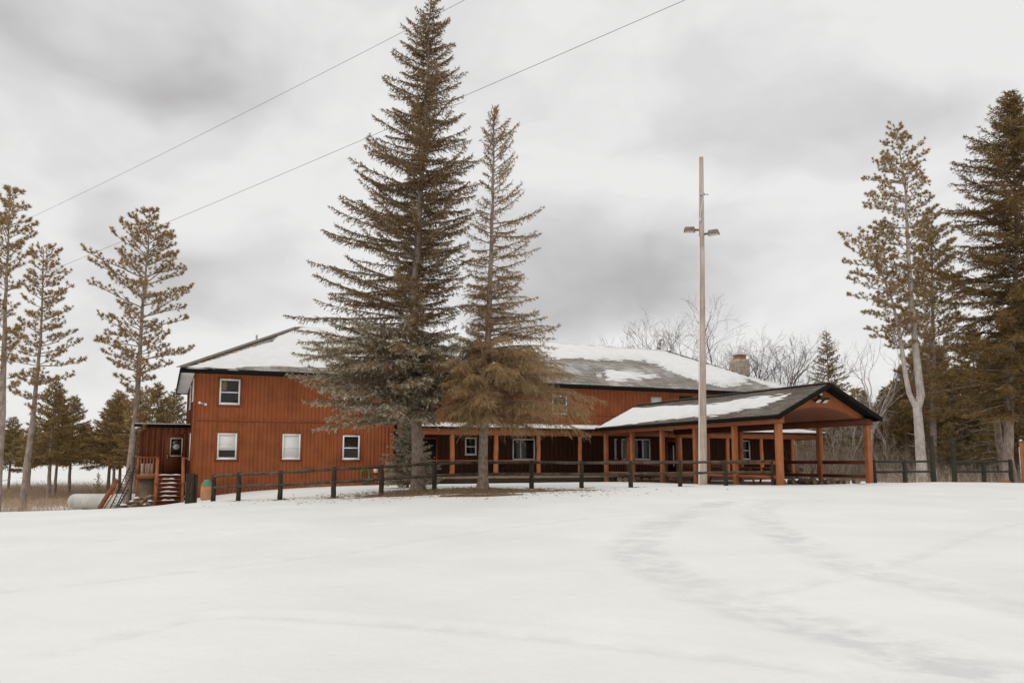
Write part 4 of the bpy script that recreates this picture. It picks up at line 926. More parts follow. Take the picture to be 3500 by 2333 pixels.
# picnic tables, chairs and firewood under the pavilion and porch
def picnic(s, t, rz, label):
    x, y, _ = loc(s, t); o = empty('picnic_table', (x, y, gz(x, y)), PSI+rz, label, 'table', 'picnic tables under the pavilion')
    g = G(); [g.box(-.9, .9, -.36+k*.148, -.36+k*.148+.135, .72, .76) for k in range(5)]; g.build('tabletop', M['plank'], o)
    for sg in (-1, 1):
        g = G(); g.box(-.9, .9, sg*.62-.14, sg*.62+.14, .42, .46); g.build('bench', M['plank'], o)
        g = G(); g.box(sg*.6-.02, sg*.6+.02, -.75, .75, .34, .42); g.box(sg*.6-.02, sg*.6+.02, -.34, .34, .64, .719); g.build('brace', M['beam'], o)
        for q in (-1, 1): g = G(); g.beam((sg*.6+.045*sg, q*.62, 0), (sg*.6+.045*sg, q*.25, .72), .04, .10, up=(1,0,0)); g.build('leg', M['beam'], o)
picnic(25.6, 9.3, .1, 'wooden picnic table deeper inside the pavilion, behind the light pole'); picnic(25.2, 13.6, -.05, 'wooden picnic table nearer the front of the pavilion')
def chair(s, t, rz, label, z=.76, mt='darkiron'):
    x, y, _ = loc(s, t); o = empty('patio_chair', (x, y, z), PSI+rz, label, 'chair', 'patio chairs on the porch')
    g = G(); g.box(-.26, .26, -.25, .25, .40, .44); g.build('seat', M[mt], o); g = G(); [g.box(-.25+k*.13, -.25+k*.13+.09, .22, .25, .46, .98) for k in range(4)]; g.box(-.26, .26, .215, .255, .94, 1.0); g.build('backrest', M[mt], o)
    for a in (-1, 1):
        for b in (-1, 1): g = G(); g.box(a*.24-.02, a*.24+.02, b*.23-.02, b*.23+.02, 0, .40); g.build('leg', M[mt], o)
        g = G(); g.box(a*.27-.03, a*.27+.03, -.25, .25, .62, .65); g.build('armrest', M[mt], o)
chair(17.0, 1.3, .3, 'dark patio chair on the porch left of the sliding window'); chair(31.3, 1.4, pi, 'dark patio chair on the porch behind the pale pole'); chair(33.2, 1.3, 3.4, 'brown patio chair on the porch right of the pale pole', mt='rail_dark')
k = 0
for s0, t0, n in ((22.95, 6.2, 7), (24.2, 8.4, 6), (26.6, 14.6, 8), (26.2, 16.2, 7), (27.0, 17.3, 6)):
    for i in range(n):
        s = s0+rr.uniform(-.8,.8); t = t0+rr.uniform(-.9,.9); x, y, _ = loc(s, t); r = rr.uniform(.07,.14)
        logm(.38, r, seed=k, group='round logs lying along the ground under the pavilion', label='small round log lying on the bare ground under the pavilion', loc3=(x, y, gz(x,y)+r*.85), rot=(0, 0, PSI+pi/2+rr.uniform(-.6,.6))); k += 1
for i in range(5):
    for j in range(3):
        x, y, _ = loc(38.3+j*.21+.1*(i % 2), 2.75); logm(.42, .095, seed=50+i*5+j, group='stacked firewood logs at the porch end', label='round log in the small firewood stack at the right end of the porch', loc3=(x, y, .45+i*.17), rot=(0,0,PSI+pi/2))
# little things on the snow
x, y, z = on(3408, 36.2); z = gz(x, y); g = G(); u, v = np.meshgrid(np.linspace(0, 2*pi, 13), np.linspace(0, pi, 8)); rad = 1+.15*np.sin(3*u+v*2)*np.sin(v)
g.add(np.stack([.28*rad*np.cos(u)*np.sin(v), .15*rad*np.sin(u)*np.sin(v), .09*rad*np.cos(v)], -1).reshape(-1,3), np.stack([(np.arange(7)[:,None]*13+np.arange(12)[None,:]).ravel()+q for q in (0,13,14,1)], -1)); o = g.build('rock', M['plank'], smooth=True); o.location = (x, y, z+.02); tag(o, 'small brown rock on the snow in front of the right fence', 'rock')
# ================================================================== TREES
def jit(r, n, s): return r.normal(0, s, (n, 3))
def unit(v): return v/(np.linalg.norm(v, axis=-1, keepdims=True)+1e-9)
def blades(g, O, D, L, Wd, col, r, curve=0):
    """needle sprays: one thin triangle each"""
    n = len(O); side = unit(np.cross(D, r.normal(size=(n, 3))))*Wd[:, None]*.5
    V = np.stack([O-side, O+side, O+D*L[:, None]], 1).reshape(-1, 3)
    g.add(V, np.arange(3*n).reshape(-1, 3)); g.c[-1] = np.repeat(col, 3, 0)
def lerp_path(tp, z):
    tp = np.asarray(tp); return np.array([np.interp(z, tp[:,2], tp[:,0]), np.interp(z, tp[:,2], tp[:,1]), z])
def trunk_geo(tp, r0, rt=.02, k=14, flare=.35, seed=0, kink=0):
    r = np.random.default_rng(seed); tp = np.asarray(tp, float); H = tp[-1,2]; zz = np.concatenate([[-.3, 0, .12, .3, .6], np.linspace(1, H, max(8, int(H*1.3)))])
    P_ = np.array([lerp_path(tp, z) for z in zz]); P_[:, 2] = zz
    P_[5:-1,:2] += r.normal(0, .012+kink, (len(zz)-6, 2))
    R_ = np.array([(rt+(r0-rt)*(1-max(z,0)/H)**1.15)*(1+flare*np.exp(-max(z,0)/.28)) for z in zz]); g = G(); g.tube(P_, R_, k); return g

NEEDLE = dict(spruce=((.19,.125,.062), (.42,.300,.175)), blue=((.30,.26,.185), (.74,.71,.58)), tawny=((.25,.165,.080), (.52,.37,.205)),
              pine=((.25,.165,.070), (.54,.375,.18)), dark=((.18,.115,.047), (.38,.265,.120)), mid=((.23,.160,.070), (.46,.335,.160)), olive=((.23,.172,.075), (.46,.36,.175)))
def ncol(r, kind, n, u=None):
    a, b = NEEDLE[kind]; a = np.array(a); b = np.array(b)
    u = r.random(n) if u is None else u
    return a+(b-a)*u[:, None]

def conifer(name, label, base, tp, r0, zlo, prof, elev, seed, kind='spruce', spacing=.11, tw=.10, bl=(.075,.13), bw=.020, dens=1.0, cat='tree', group=None, droop=.25, low=None, bark='sprucebark', tlen=.40, tipup=.3, start=.10, bare=0.0, whorl=0, curl=0, minz=None, hang=.5, rag=.0, open_front=0):
    """spruce-like tree: every branch is grown outwards with side twigs and needle sprays"""
    r = np.random.default_rng(seed); root = empty(name, base, 0, label, cat, group)
    gt = trunk_geo(tp, r0, seed=seed); H = np.asarray(tp)[-1][2]; z = zlo; k = 0; gb = G(); gc = G()
    O, D, Ln, Cn, Wn = [], [], [], [], []
    while z < H-.12:
        u = (z-zlo)/(H-zlo); az = k*2.39996+r.uniform(-.4,.4) if not whorl else (k % whorl)*2*pi/whorl+r.uniform(-.35,.35)+(k//whorl)*.9
        if open_front and sin(az) < -.45 and r.random() < open_front: k += 1; z += .02; continue
        Lf, Rt = prof(z); f = (cos(az)+1)/2; L = (Lf*(1-f)+Rt*f)*r.uniform(.78, 1.06)
        if abs(sin(az)) > .8: L *= .92
        n = max(4, int(L*4)); e0 = elev(u)+r.normal(0, .07+rag*.1); L *= (1+.08*(rag > 0))*(1-rag*.5*r.random()**3); d = np.array([cos(az)*cos(e0), sin(az)*cos(e0), sin(e0)]); p = lerp_path(tp, z); pts = [p.copy()]; ds = L/n
        lateral = np.array([-sin(az), cos(az), 0]); bend = r.normal(0, .05)
        for i in range(n):
            q = (i+1)/n; d = unit(d+np.array([0,0,1])*((-droop*(1-q)+(tipup+droop)*q*q)*1.0/n)+lateral*bend/n+r.normal(0, .02, 3)); p = p+d*ds; pts.append(p.copy())
        pts = np.array(pts); rb = (.010+.0105*L); gb.tube(pts, np.linspace(rb, .004, len(pts)), 5, cap=False)
        if r.random() > bare:
            # twigs along it
            s = np.arange(max(start*L, .06), L, tw*(1+rag*r.uniform(-.35,.7))); s = s+r.uniform(-.03, .03, len(s)); s = np.clip(s, 0, L*.995)
            ii = s/ds; i0 = np.minimum(ii.astype(int), n-1); fr = (ii-i0)[:, None]; pos = pts[i0]*(1-fr)+pts[i0+1]*fr; tan = unit(pts[i0+1]-pts[i0])
            for sg in (-1, 1, 0, 2):
                if sg == 2: td = unit(tan*.35+np.array([0,0,-1.])*r.uniform(.5,1,(len(s),1))+jit(r, len(s), .3)); tl = tlen*r.uniform(.15,.6,len(s))*(.4+hang)*np.minimum(1, .3+(L-s)/1.0)
                elif sg == 0: td = unit(tan+np.array([0,0,1.])*r.uniform(-.9,.5,(len(s),1))+jit(r, len(s), .25)); tl = tlen*.55*(.35+.65*np.minimum(1,(L-s)/1.2))*r.uniform(.5,1.1,len(s))
                else:
                    td = unit(tan*.75+lateral*sg*r.uniform(.5,1.1,(len(s),1))+np.array([0,0,1.])*(-curl*r.uniform(-.25,1,(len(s),1)))+jit(r, len(s), .24)); tl = (tlen*r.uniform(.55,1.15,len(s)))*np.minimum(1, .30+(L-s)/1.3)
                m = np.ceil(tl/.033*dens).astype(int)+1
                idx = np.repeat(np.arange(len(s)), m); a = r.random(len(idx))
                sag = np.array([0,0,-1.])*(curl*.35+.08)*(a*tl[idx])[:, None]**1.3
                o = pos[idx]+td[idx]*(a*tl[idx])[:, None]+sag
                dd = unit(td[idx]+jit(r, len(idx), .42)+np.array([0,0,-curl*.5]))
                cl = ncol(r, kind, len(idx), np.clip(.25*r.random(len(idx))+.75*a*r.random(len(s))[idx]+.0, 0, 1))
                if low is not None:
                    w = np.clip((low-p[2])/1.8, 0, 1); cb = ncol(r, 'blue', len(idx), np.clip(a**2*.9+.2*r.random(len(idx))-.1, 0, 1)); sel = (r.random(len(s))[idx] < w*.62)[:, None]; cl = np.where(sel, cb, cl)
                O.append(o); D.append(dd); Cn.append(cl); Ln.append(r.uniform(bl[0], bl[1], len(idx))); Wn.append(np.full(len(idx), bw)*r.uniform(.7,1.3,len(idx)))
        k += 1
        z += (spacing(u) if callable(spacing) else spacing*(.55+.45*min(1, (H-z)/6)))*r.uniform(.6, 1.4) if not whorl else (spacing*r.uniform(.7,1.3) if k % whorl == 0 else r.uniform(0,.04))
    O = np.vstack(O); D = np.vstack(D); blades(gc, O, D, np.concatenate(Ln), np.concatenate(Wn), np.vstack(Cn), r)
    gt.build('trunk', M[bark], root, smooth=True)
    gb.build('branches', M[bark], root, smooth=True)
    gc.build('crown', M['needle'], root)
    return root
def interp_prof(T):
    T = sorted(T); Z = [t[0] for t in T]; A = [t[1] for t in T]; B = [t[2] for t in T]
    return lambda z: (float(np.interp(z, Z, A)), float(np.interp(z, Z, B)))

# --- the two big spruces in front of the lodge
def rel(pts, Y, base): return [(at(x, y, Y)[0]-base[0], 0, at(x, y, Y)[2]-base[2]) for x, y in pts]
Y1 = 31.2; b1 = at(1428, 1671, Y1)
tp1 = rel([(1428,1671),(1425,1480),(1412,1220),(1416,1000),(1430,800),(1452,430),(1466,115),(1476,-40)], Y1, b1); tp1[0] = (0,0,0)
S1 = Y1/2722
def row(y, xl, xr, xt): z = at(xt, y, Y1)[2]-b1[2]; return (z, (xt-xl)*S1*1.04, (xr-xt)*S1*1.04)
prof1 = interp_prof([row(-30,1462,1488,1476), row(30,1445,1515,1471), row(115,1374,1545,1466), row(190,1340,1570,1461), row(290,1300,1598,1457), row(390,1290,1615,1453), row(520,1210,1640,1445), row(640,1205,1655,1437),
    row(760,1155,1625,1432), row(900,1085,1600,1422), row(1030,1035,1600,1416), row(1110,1045,1575,1413), row(1200,1020,1560,1411), row(1290,1000,1560,1412), row(1340,1030,1530,1415), row(1400,1045,1500,1420), row(1450,1100,1490,1424)])
t1 = conifer('spruce_tree', 'tallest spruce with blue grey lower boughs, its top at the upper edge of the photo', (b1[0], Y1, b1[2]), tp1, .245, 3.35, prof1,
        lambda u: .06+.52*u, 11, 'spruce', spacing=lambda u: .030+.028*u, tw=.085, bl=(.07,.125), bw=.027, dens=1.15, bare=.04, droop=.10, low=7.6, tipup=.60, tlen=.40, start=.06, curl=.4, hang=.9, rag=.8, open_front=.62)
Y2 = 31.0; b2 = at(1650, 1667, Y2)
tp2 = rel([(1650,1667),(1653,1545),(1660,1250),(1675,1000),(1683,700),(1686,500),(1692,362)], Y2, b2); tp2[0] = (0,0,0)
def row2(y, xl, xr, xt): z = at(xt, y, Y2)[2]-b2[2]; return (z, (xt-xl)*S1*1.04, (xr-xt)*S1*1.04)
p2up = interp_prof([row2(365,1680,1702,1692), row2(400,1662,1733,1690), row2(450,1640,1778,1688), row2(520,1615,1812,1686), row2(600,1630,1800,1685), row2(690,1640,1750,1684)])
p2mid = interp_prof([row2(640,1640,1745,1684), row2(740,1600,1845,1682), row2(790,1590,1895,1680), row2(880,1575,1870,1678), row2(960,1600,1800,1676), row2(1010,1580,1815,1674), row2(1100,1570,1850,1670), row2(1150,1590,1930,1666), row2(1210,1490,1900,1662)])
p2low = interp_prof([row2(1150,1540,1930,1665), row2(1210,1480,1950,1662), row2(1300,1480,2020,1660), row2(1350,1500,2045,1658), row2(1420,1500,1985,1656), row2(1460,1530,1870,1655)])
t2 = conifer('spruce_tree', 'thinner spruce with sparse top and tawny hanging lower boughs, right of the tallest one', (b2[0], Y2, b2[2]), tp2, .20, row2(1225,0,0,1662)[0], 
        lambda z: p2up(z) if z > row2(690,0,0,1684)[0] else p2mid(z), lambda u: .12+.85*max(0, u-.35)/.65 if u > .35 else .05+.2*u, 22, 'tawny', spacing=lambda u: .05+.03*min(1, max(0, u-.15)/.3), tw=.09, bl=(.07,.13), bw=.023, dens=.95, droop=.12, tipup=.6, tlen=.38, start=.2, curl=.3, hang=.7, rag=.8, open_front=.6)
# dense lower skirt on the same tree
def skirt(tree, tp, prof, z0, z1, cnt, kind, tip, seed, name, fall=.75, e=(-.05,.22), wl=(.3,.75), bw=.015, sag=.085):
    r = np.random.default_rng(seed); gb = G(); gc = G(); O, D, Ln, Cn, Wn = [], [], [], [], []
    for k in range(cnt):
        z = z0+(z1-z0)*((k+.5)/cnt)**.95; az = k*2.39996+r.uniform(-.3,.3); Lf, Rt = prof(z); f = (cos(az)+1)/2; L = (Lf*(1-f)+Rt*f)*(1.05-.55*r.random()**1.6); n = 10; e0 = r.uniform(*e); d = np.array([cos(az)*cos(e0), sin(az)*cos(e0), sin(e0)])
        p = lerp_path(tp, z); pts = [p.copy()]; lateral = np.array([-sin(az), cos(az), 0])
        for i in range(n): q = i/n; d = unit(d+np.array([0,0,-sag*q])+r.normal(0,.035,3)); p = p+d*L/n; pts.append(p.copy())
        pts = np.array(pts); gb.tube(pts, np.linspace(.02+.006*L, .004, n+1), 5, cap=False)
        m = int(L/.075); s = np.linspace(.14, .99, m)*n; i0 = np.minimum(s.astype(int), n-1); fr = (s-i0)[:,None]; pos = pts[i0]*(1-fr)+pts[i0+1]*fr; tan = unit(pts[i0+1]-pts[i0])
        for sg in (-1, 1):
            td = unit(tan*.8+lateral*sg*r.uniform(.3,1.2,(m,1))+jit(r, m, .3)); tl = r.uniform(wl[0],wl[1],m)*np.minimum(1, .35+(n-s)/n*2)
            c = np.ceil(tl/.026).astype(int); idx = np.repeat(np.arange(m), c); a = r.random(len(idx)); q = (a*tl[idx])[:,None]
            o = pos[idx]+td[idx]*q+np.array([0,0,-1.])*q**1.5*fall; dd = unit(td[idx]*.7+jit(r, len(idx), .38)+np.array([0,0,-.8])*fall*a[:,None]-np.array([0,0,.3*fall]))
            cc = ncol(r, kind, len(idx), np.clip(.1+.6*r.random(m)[idx]*a+.35*r.random(len(idx)),0,1))
            if tip:
                sel = ((r.random(m)[idx] < .55*min(1, .35+.65*(z1-z)/(z1-z0)+.2)) & (a > .35))[:,None]; cc = np.where(sel, ncol(r, tip, len(idx), np.clip(a*.75+.3*r.random(len(idx))-.15,0,1)), cc)
            O.append(o); D.append(dd); Ln.append(r.uniform(.08,.15,len(idx))); Wn.append(np.full(len(idx), bw)); Cn.append(cc)
    blades(gc, np.vstack(O), np.vstack(D), np.concatenate(Ln), np.concatenate(Wn), np.vstack(Cn), r)
    gb.build('branches', M['sprucebark'], tree, smooth=True); gc.build('lower_boughs', M['needle'], tree)
skirt(t2, tp2, p2low, row2(1445,0,0,1655)[0], row2(1190,0,0,1662)[0], 120, 'tawny', None, 5, 'x', fall=.8)
skirt(t2, tp2, p2mid, row2(1200,0,0,1662)[0], row2(960,0,0,1676)[0], 30, 'tawny', None, 6, 'x', fall=.5, e=(.0,.4), wl=(.2,.5))
skirt(t1, tp1, prof1, row(1435,0,0,1424)[0]-.1, row(1180,0,0,1411)[0], 115, 'spruce', 'blue', 7, 'x', fall=.35, e=(-.12,.18), wl=(.2,.52), bw=.027, sag=.03)
# young spruce by the porch stairs
Y3 = 35.5; x3, _, z3 = on(1398, Y3)
conifer('young_spruce', 'small blue green spruce behind the trunk of the tallest spruce', (x3, Y3, z3), [(0,0,0),(.02,0,1.4),(.0,0,2.85)], .06, .15, lambda z: (1.6*(1-z/2.95)**.8+.15, 1.7*(1-z/2.95)**.8+.15), lambda u: -.02+.4*u, 31, 'spruce', spacing=.03, tw=.075, bl=(.05,.11), bw=.026, droop=.15, low=9, tlen=.30)

# --- red pines: bare trunks, tufted crowns
def pine(name, label, base, tp, r0, zlo, prof, seed, kind='pine', cat='tree', group=None, gap=.62, dens=1.0, elev=lambda u: .05+.55*u, bark='bark', tuft=(.10,.20), stubs=True, extra=None, per=5, mats=None):
    r = np.random.default_rng(seed); root = empty(name, base, 0, label, cat, group); gt = trunk_geo(tp, r0, seed=seed, flare=.15); gb = G(); gc = G(); H = np.asarray(tp)[-1][2]
    O, D, Ln, Cn, Wn = [], [], [], [], []
    def tufts(P_, D_, u0, nb=20):
        n = len(P_); m = int(nb*dens); idx = np.repeat(np.arange(n), m); dd = unit(D_[idx]*.55+jit(r, len(idx), .62)+np.array([0,0,.18])); O.append(P_[idx]+jit(r, len(idx), .018)); D.append(dd); Ln.append(r.uniform(tuft[0], tuft[1], len(idx)))
        Wn.append(np.full(len(idx), .026)*r.uniform(.7,1.3,len(idx))); Cn.append(ncol(r, kind, len(idx), np.clip(r.random(n)[idx]*.7+.3*r.random(len(idx)), 0, 1)))
    def grow(trunk, z, H_, zlo_, prof_, az):
        u = (z-zlo_)/(H_-zlo_); Lf, Rt = prof_(z); f = (cos(az)+1)/2; L = max(.25, (Lf*(1-f)+Rt*f)*r.uniform(.6, 1.08)); n = max(4, int(L*3)); e0 = elev(u)+r.normal(0, .10); d = np.array([cos(az)*cos(e0), sin(az)*cos(e0), sin(e0)])
        p = lerp_path(trunk, z); pts = [p.copy()]; lat = np.array([-sin(az), cos(az), 0]); b = r.normal(0,.15)
        for i in range(n): q = (i+1)/n; d = unit(d+np.array([0,0,.45*q/n*(1.2-u)])+lat*b/n+r.normal(0,.06,3)); p = p+d*L/n; pts.append(p.copy())
        pts = np.array(pts); gb.tube(pts, np.linspace(.010+.011*L, .007, n+1), 5, cap=False)
        s = np.arange(max(.22*L, .2), L, .17); s = s+r.uniform(-.05,.05,len(s)); ii = np.clip(s/L*n, 0, n-.01); i0 = ii.astype(int); fr = (ii-i0)[:,None]; pos = pts[i0]*(1-fr)+pts[i0+1]*fr; tan = unit(pts[i0+1]-pts[i0])
        TP, TD = [pts[-1], pts[-1]-d*.12], [d, d]
        for j in range(len(s)):
            sg = 1 if (j % 2) else -1; td = unit(tan[j]*.9+lat*sg*r.uniform(.4,1.1)+np.array([0,0,r.uniform(-.1,.5)])); tl = r.uniform(.28,.70)*min(1, .45+(L-s[j])/1.5)
            q1 = pos[j]+td*tl*.5+r.normal(0,.02,3); q2 = q1+unit(td+np.array([0,0,.5]))*tl*.5
            gb.tube([pos[j], q1, q2], [.012,.009,.006], 3, cap=False)
            TP += [q2, q1+r.normal(0,.04,3)]; TD += [unit(td+np.array([0,0,.5])), td]
            if r.random() < .9: 
                e = q1+unit(td+lat*r.normal(0,.7)+np.array([0,0,.3]))*tl*.5; gb.tube([q1, e], [.008,.005], 3, cap=False); TP.append(e); TD.append(unit(e-q1))
        tufts(np.array(TP), np.array(TD), u)
    z = zlo; H0 = H
    while z < H-.1:
        a0 = r.uniform(0, 6.28); m = per if z < H-2 else max(3, per-1)
        for k in range(m):
            if r.random() < .14: continue
            grow(tp, min(z+r.uniform(-.12,.12), H-.05), H, zlo, prof, a0+k*2*pi/m+r.uniform(-.3,.3))
        z += gap*r.uniform(.7,1.25)*(.62+.38*min(1,(H-z)/4))
    if extra:
        tp2_, r2, zl2, pf2 = extra; tp2_ = np.asarray(tp2_, float); H2 = tp2_[-1,2]; zz = np.linspace(tp2_[0,2], H2, 12); gt.tube(np.array([lerp_path(tp2_, q) for q in zz]), np.linspace(r2, .025, 12), 10, cap=False)
        z = zl2
        while z < H2:
            a0 = r.uniform(0,6.28)
            for k in range(4): grow(tp2_, z, H2+.3, zl2-.5, pf2, a0+k*2*pi/4+r.uniform(-.3,.3))
            z += gap*.8*r.uniform(.7,1.2)
    if stubs:
        for k in range(9):
            zz = r.uniform(.25, .95)*zlo; p = lerp_path(tp, zz); az = r.uniform(0,6.28); L = r.uniform(.15,.9); e = p+np.array([cos(az), sin(az), r.uniform(-.1,.25)])*L; gb.tube([p, (p+e)/2+r.normal(0,.03,3), e], [.018,.012,.006], 4, cap=False)
    blades(gc, np.vstack(O), np.vstack(D), np.concatenate(Ln), np.concatenate(Wn), np.vstack(Cn), r)
    gt.build('trunk', M[bark], root, smooth=True); gb.build('branches', M[bark], root, smooth=True); gc.build('crown', M['needle'], root); return root
def pinebase(px, Y, zz=None): x = at(px, 1600, Y)[0]; return (x, Y, gz(x, Y))
def trel(pts, Y, b): return [(0,0,0)]+[(at(x, y, Y)[0]-b[0], 0, at(x, y, Y)[2]-b[2]) for x, y in pts]
def prow(Y, b, rows): 
    S = Y/2722; return interp_prof([(at(xt, y, Y)[2]-b[2], (xt-xl)*S, (xr-xt)*S) for y, xl, xt, xr in rows])
bA = pinebase(438, 43)
pine('red_pine', 'pine with a bare lower trunk standing just left of the entry shed', bA, trel([(466,1400),(487,1050),(506,850),(513,722)], 43, bA), .23, at(0,1470,43)[2]-bA[2],
     prow(43, bA, [(722,495,513,545),(770,440,510,560),(860,355,505,610),(920,300,500,630),(990,275,490,690),(1040,300,488,680),(1120,300,482,690),(1180,320,478,655),(1240,335,474,660),(1300,400,470,600),(1350,420,468,560),(1470,440,460,500)]), 41, gap=.56, per=5, elev=lambda u: .0+.62*u)
bB = pinebase(85, 45)
pine('red_pine', 'slender leaning pine with a bare trunk, second from the left edge', bB, trel([(115,1400),(140,1150),(149,851)], 45, bB), .20, at(0,1400,45)[2]-bB[2],
     prow(45, bB, [(850,135,149,185),(900,85,147,225),(980,75,145,240),(1050,60,142,255),(1120,55,140,250),(1190,60,136,320),(1240,70,132,310),(1300,60,125,230),(1400,60,118,170)]), 42, gap=.62, elev=lambda u: .0+.6*u)
bC = pinebase(-4, 38)
pine('red_pine', 'pine at the left edge of the photo with its trunk on the frame edge', bC, trel([(8,1400),(20,1000),(36,662)], 38, bC), .22, at(0,1330,38)[2]-bC[2],
     prow(38, bC, [(662,10,36,85),(740,-60,30,125),(800,-90,25,148),(880,-100,22,130),(960,-120,20,110),(1040,-110,18,110),(1150,-90,14,70),(1330,-60,10,50)]), 43, gap=.6, elev=lambda u: .1+.6*u)
# forked pine on the right
bF = pinebase(3150, 44); bF = (bF[0], bF[1], .35)
tF_ = [(0,0,0)]+[(at(x,y,44)[0]-bF[0],0,at(x,y,44)[2]-bF[2]) for x,y in [(3141,1460),(3134,1390),(3148,1355),(3134,1230),(3121,1095),(3107,914),(3094,640),(3063,460),(3056,434)]]
tF2 = [(at(x,y,44)[0]-bF[0],0,at(x,y,44)[2]-bF[2]) for x,y in [(3132,1396),(3112,1367),(3094,1276),(3076,1140),(3048,1022),(3012,930),(2980,877),(2962,823)]]
pine('forked_pine', 'tall pine whose pale trunk forks into two stems, right of the pavilion', bF, tF_, .29, at(0,1180,44)[2]-bF[2],
     prow(44, bF, [(434,3040,3056,3072),(500,3015,3064,3130),(540,2995,3070,3150),(610,2925,3085,3155),(655,2940,3095,3190),(720,2890,3098,3185),(800,2930,3102,3190),(900,2960,3106,3160),(1000,2990,3112,3170),(1100,3010,3120,3180),(1180,3020,3128,3170)]), 44, gap=.58, bark='paletrunk',
     extra=(tF2, .15, at(0,1150,44)[2]-bF[2], prow(44, bF, [(820,2860,2962,3010),(880,2855,2980,3060),(960,2880,3020,3090),(1040,2910,3050,3110),(1150,2950,3080,3120)])), elev=lambda u: .0+.5*u)

# --- dense evergreens on the right
Y4 = 43.2; b4 = pinebase(3440, Y4); b4 = (b4[0], Y4, .25)
tp4 = [(0,0,0)]+[(at(x,y,Y4)[0]-b4[0],0,at(x,y,Y4)[2]-b4[2]) for x,y in [(3455,1200),(3478,823),(3452,308)]]
prof4 = prow(Y4, b4, [(308,3446,3452,3462),(360,3400,3455,3500),(440,3365,3458,3540),(500,3295,3462,3570),(580,3270,3468,3600),(640,3240,3473,3640),(740,3230,3476,3660),(860,3210,3476,3700),(1000,3190,3468,3720),(1150,3180,3458,3720),(1280,3170,3450,3700),(1380,3180,3447,3680),(1440,3230,3444,3650)])
conifer('evergreen_tree', 'huge dense dark evergreen filling the right edge of the photo', b4, tp4, .27, at(0,1430,Y4)[2]-b4[2], prof4, lambda u: -.08+.55*u, 51, 'dark', spacing=.066, tw=.12, bl=(.10,.19), bw=.036, dens=.9, rag=1.0, tlen=.62, hang=.3, droop=.25, tipup=.3, start=.06, curl=.3, bark='bark')
Y5 = 57; b5 = pinebase(3190, Y5); b5 = (b5[0], Y5, .25)
prof5 = prow(Y5, b5, [(715,3175,3185,3200),(780,3150,3187,3250),(880,3120,3189,3290),(1000,3090,3190,3300),(1150,3060,3190,3320),(1300,3060,3190,3330),(1450,3090,3190,3300)])
pine('white_pine', 'bushy pine crown behind the forked pine', b5, trel([(3188,1100),(3184,710)], Y5, b5), .26, at(0,1440,Y5)[2]-b5[2], prof5, 52, kind='mid', gap=.55, per=6, tuft=(.14,.26), dens=1.1, stubs=False)
# fallen, leaning and dead-branched trunks at the right
Y6 = 45.5; b6 = pinebase(3432, Y6); b6 = (b6[0], Y6, .35); root = empty('dead_branched_trunk', b6, 0, 'greyish pine trunk with bare dead side branches behind the right fence', 'tree'); r6 = random.Random(3)
t6 = [(0,0,0)]+[(at(x,y,Y6)[0]-b6[0],0,at(x,y,Y6)[2]-b6[2]) for x,y in [(3418,1520),(3404,1420),(3398,1300)]]
trunk_geo(t6, .21, rt=.15, seed=61, flare=.1).build('trunk', M['bark'], root, smooth=True); g = G()
for px, py, ex, ey in [(3406,1440,3270,1470),(3406,1458,3290,1495),(3408,1472,3300,1478),(3412,1510,3330,1512),(3412,1516,3300,1535),(3416,1546,3335,1560),(3418,1570,3350,1572),(3422,1592,3370,1604),(3425,1620,3290,1632),(3404,1424,3280,1450),(3410,1490,3360,1488)]:
    p = np.array(at(px,py,Y6))-b6; e = np.array(at(ex,ey,Y6-.8))-b6; mid = (p+e)/2+np.array([0,0,r6.uniform(.02,.16)]); g.tube([p,(p+mid)/2+np.array([0,0,.05]),mid,(mid+e)/2+np.array([0,0,.03]),e], [.026,.022,.018,.014,.007], 5, cap=False)
    for q in range(2): w = mid+(e-mid)*r6.random(); g.tube([w, w+np.array([r6.uniform(-.7,-.2), 0, r6.uniform(-.3,.25)])], [.014,.005], 4, cap=False)
g.build('dead_branches', M['bark'], root)
p = at(3477,1660,43); q = at(3424,1418,46); g = G(); g.tube([(0,0,-.1), tuple((np.array(q)-p)*.5+np.array((.05,0,0))), tuple(np.array(q)-p)], [.10,.09,.07], 8); o = g.build('leaning_trunk', M['bark'], smooth=True); o.location = p; tag(o, 'thin dead trunk leaning against the dead branched one at the right', 'tree')

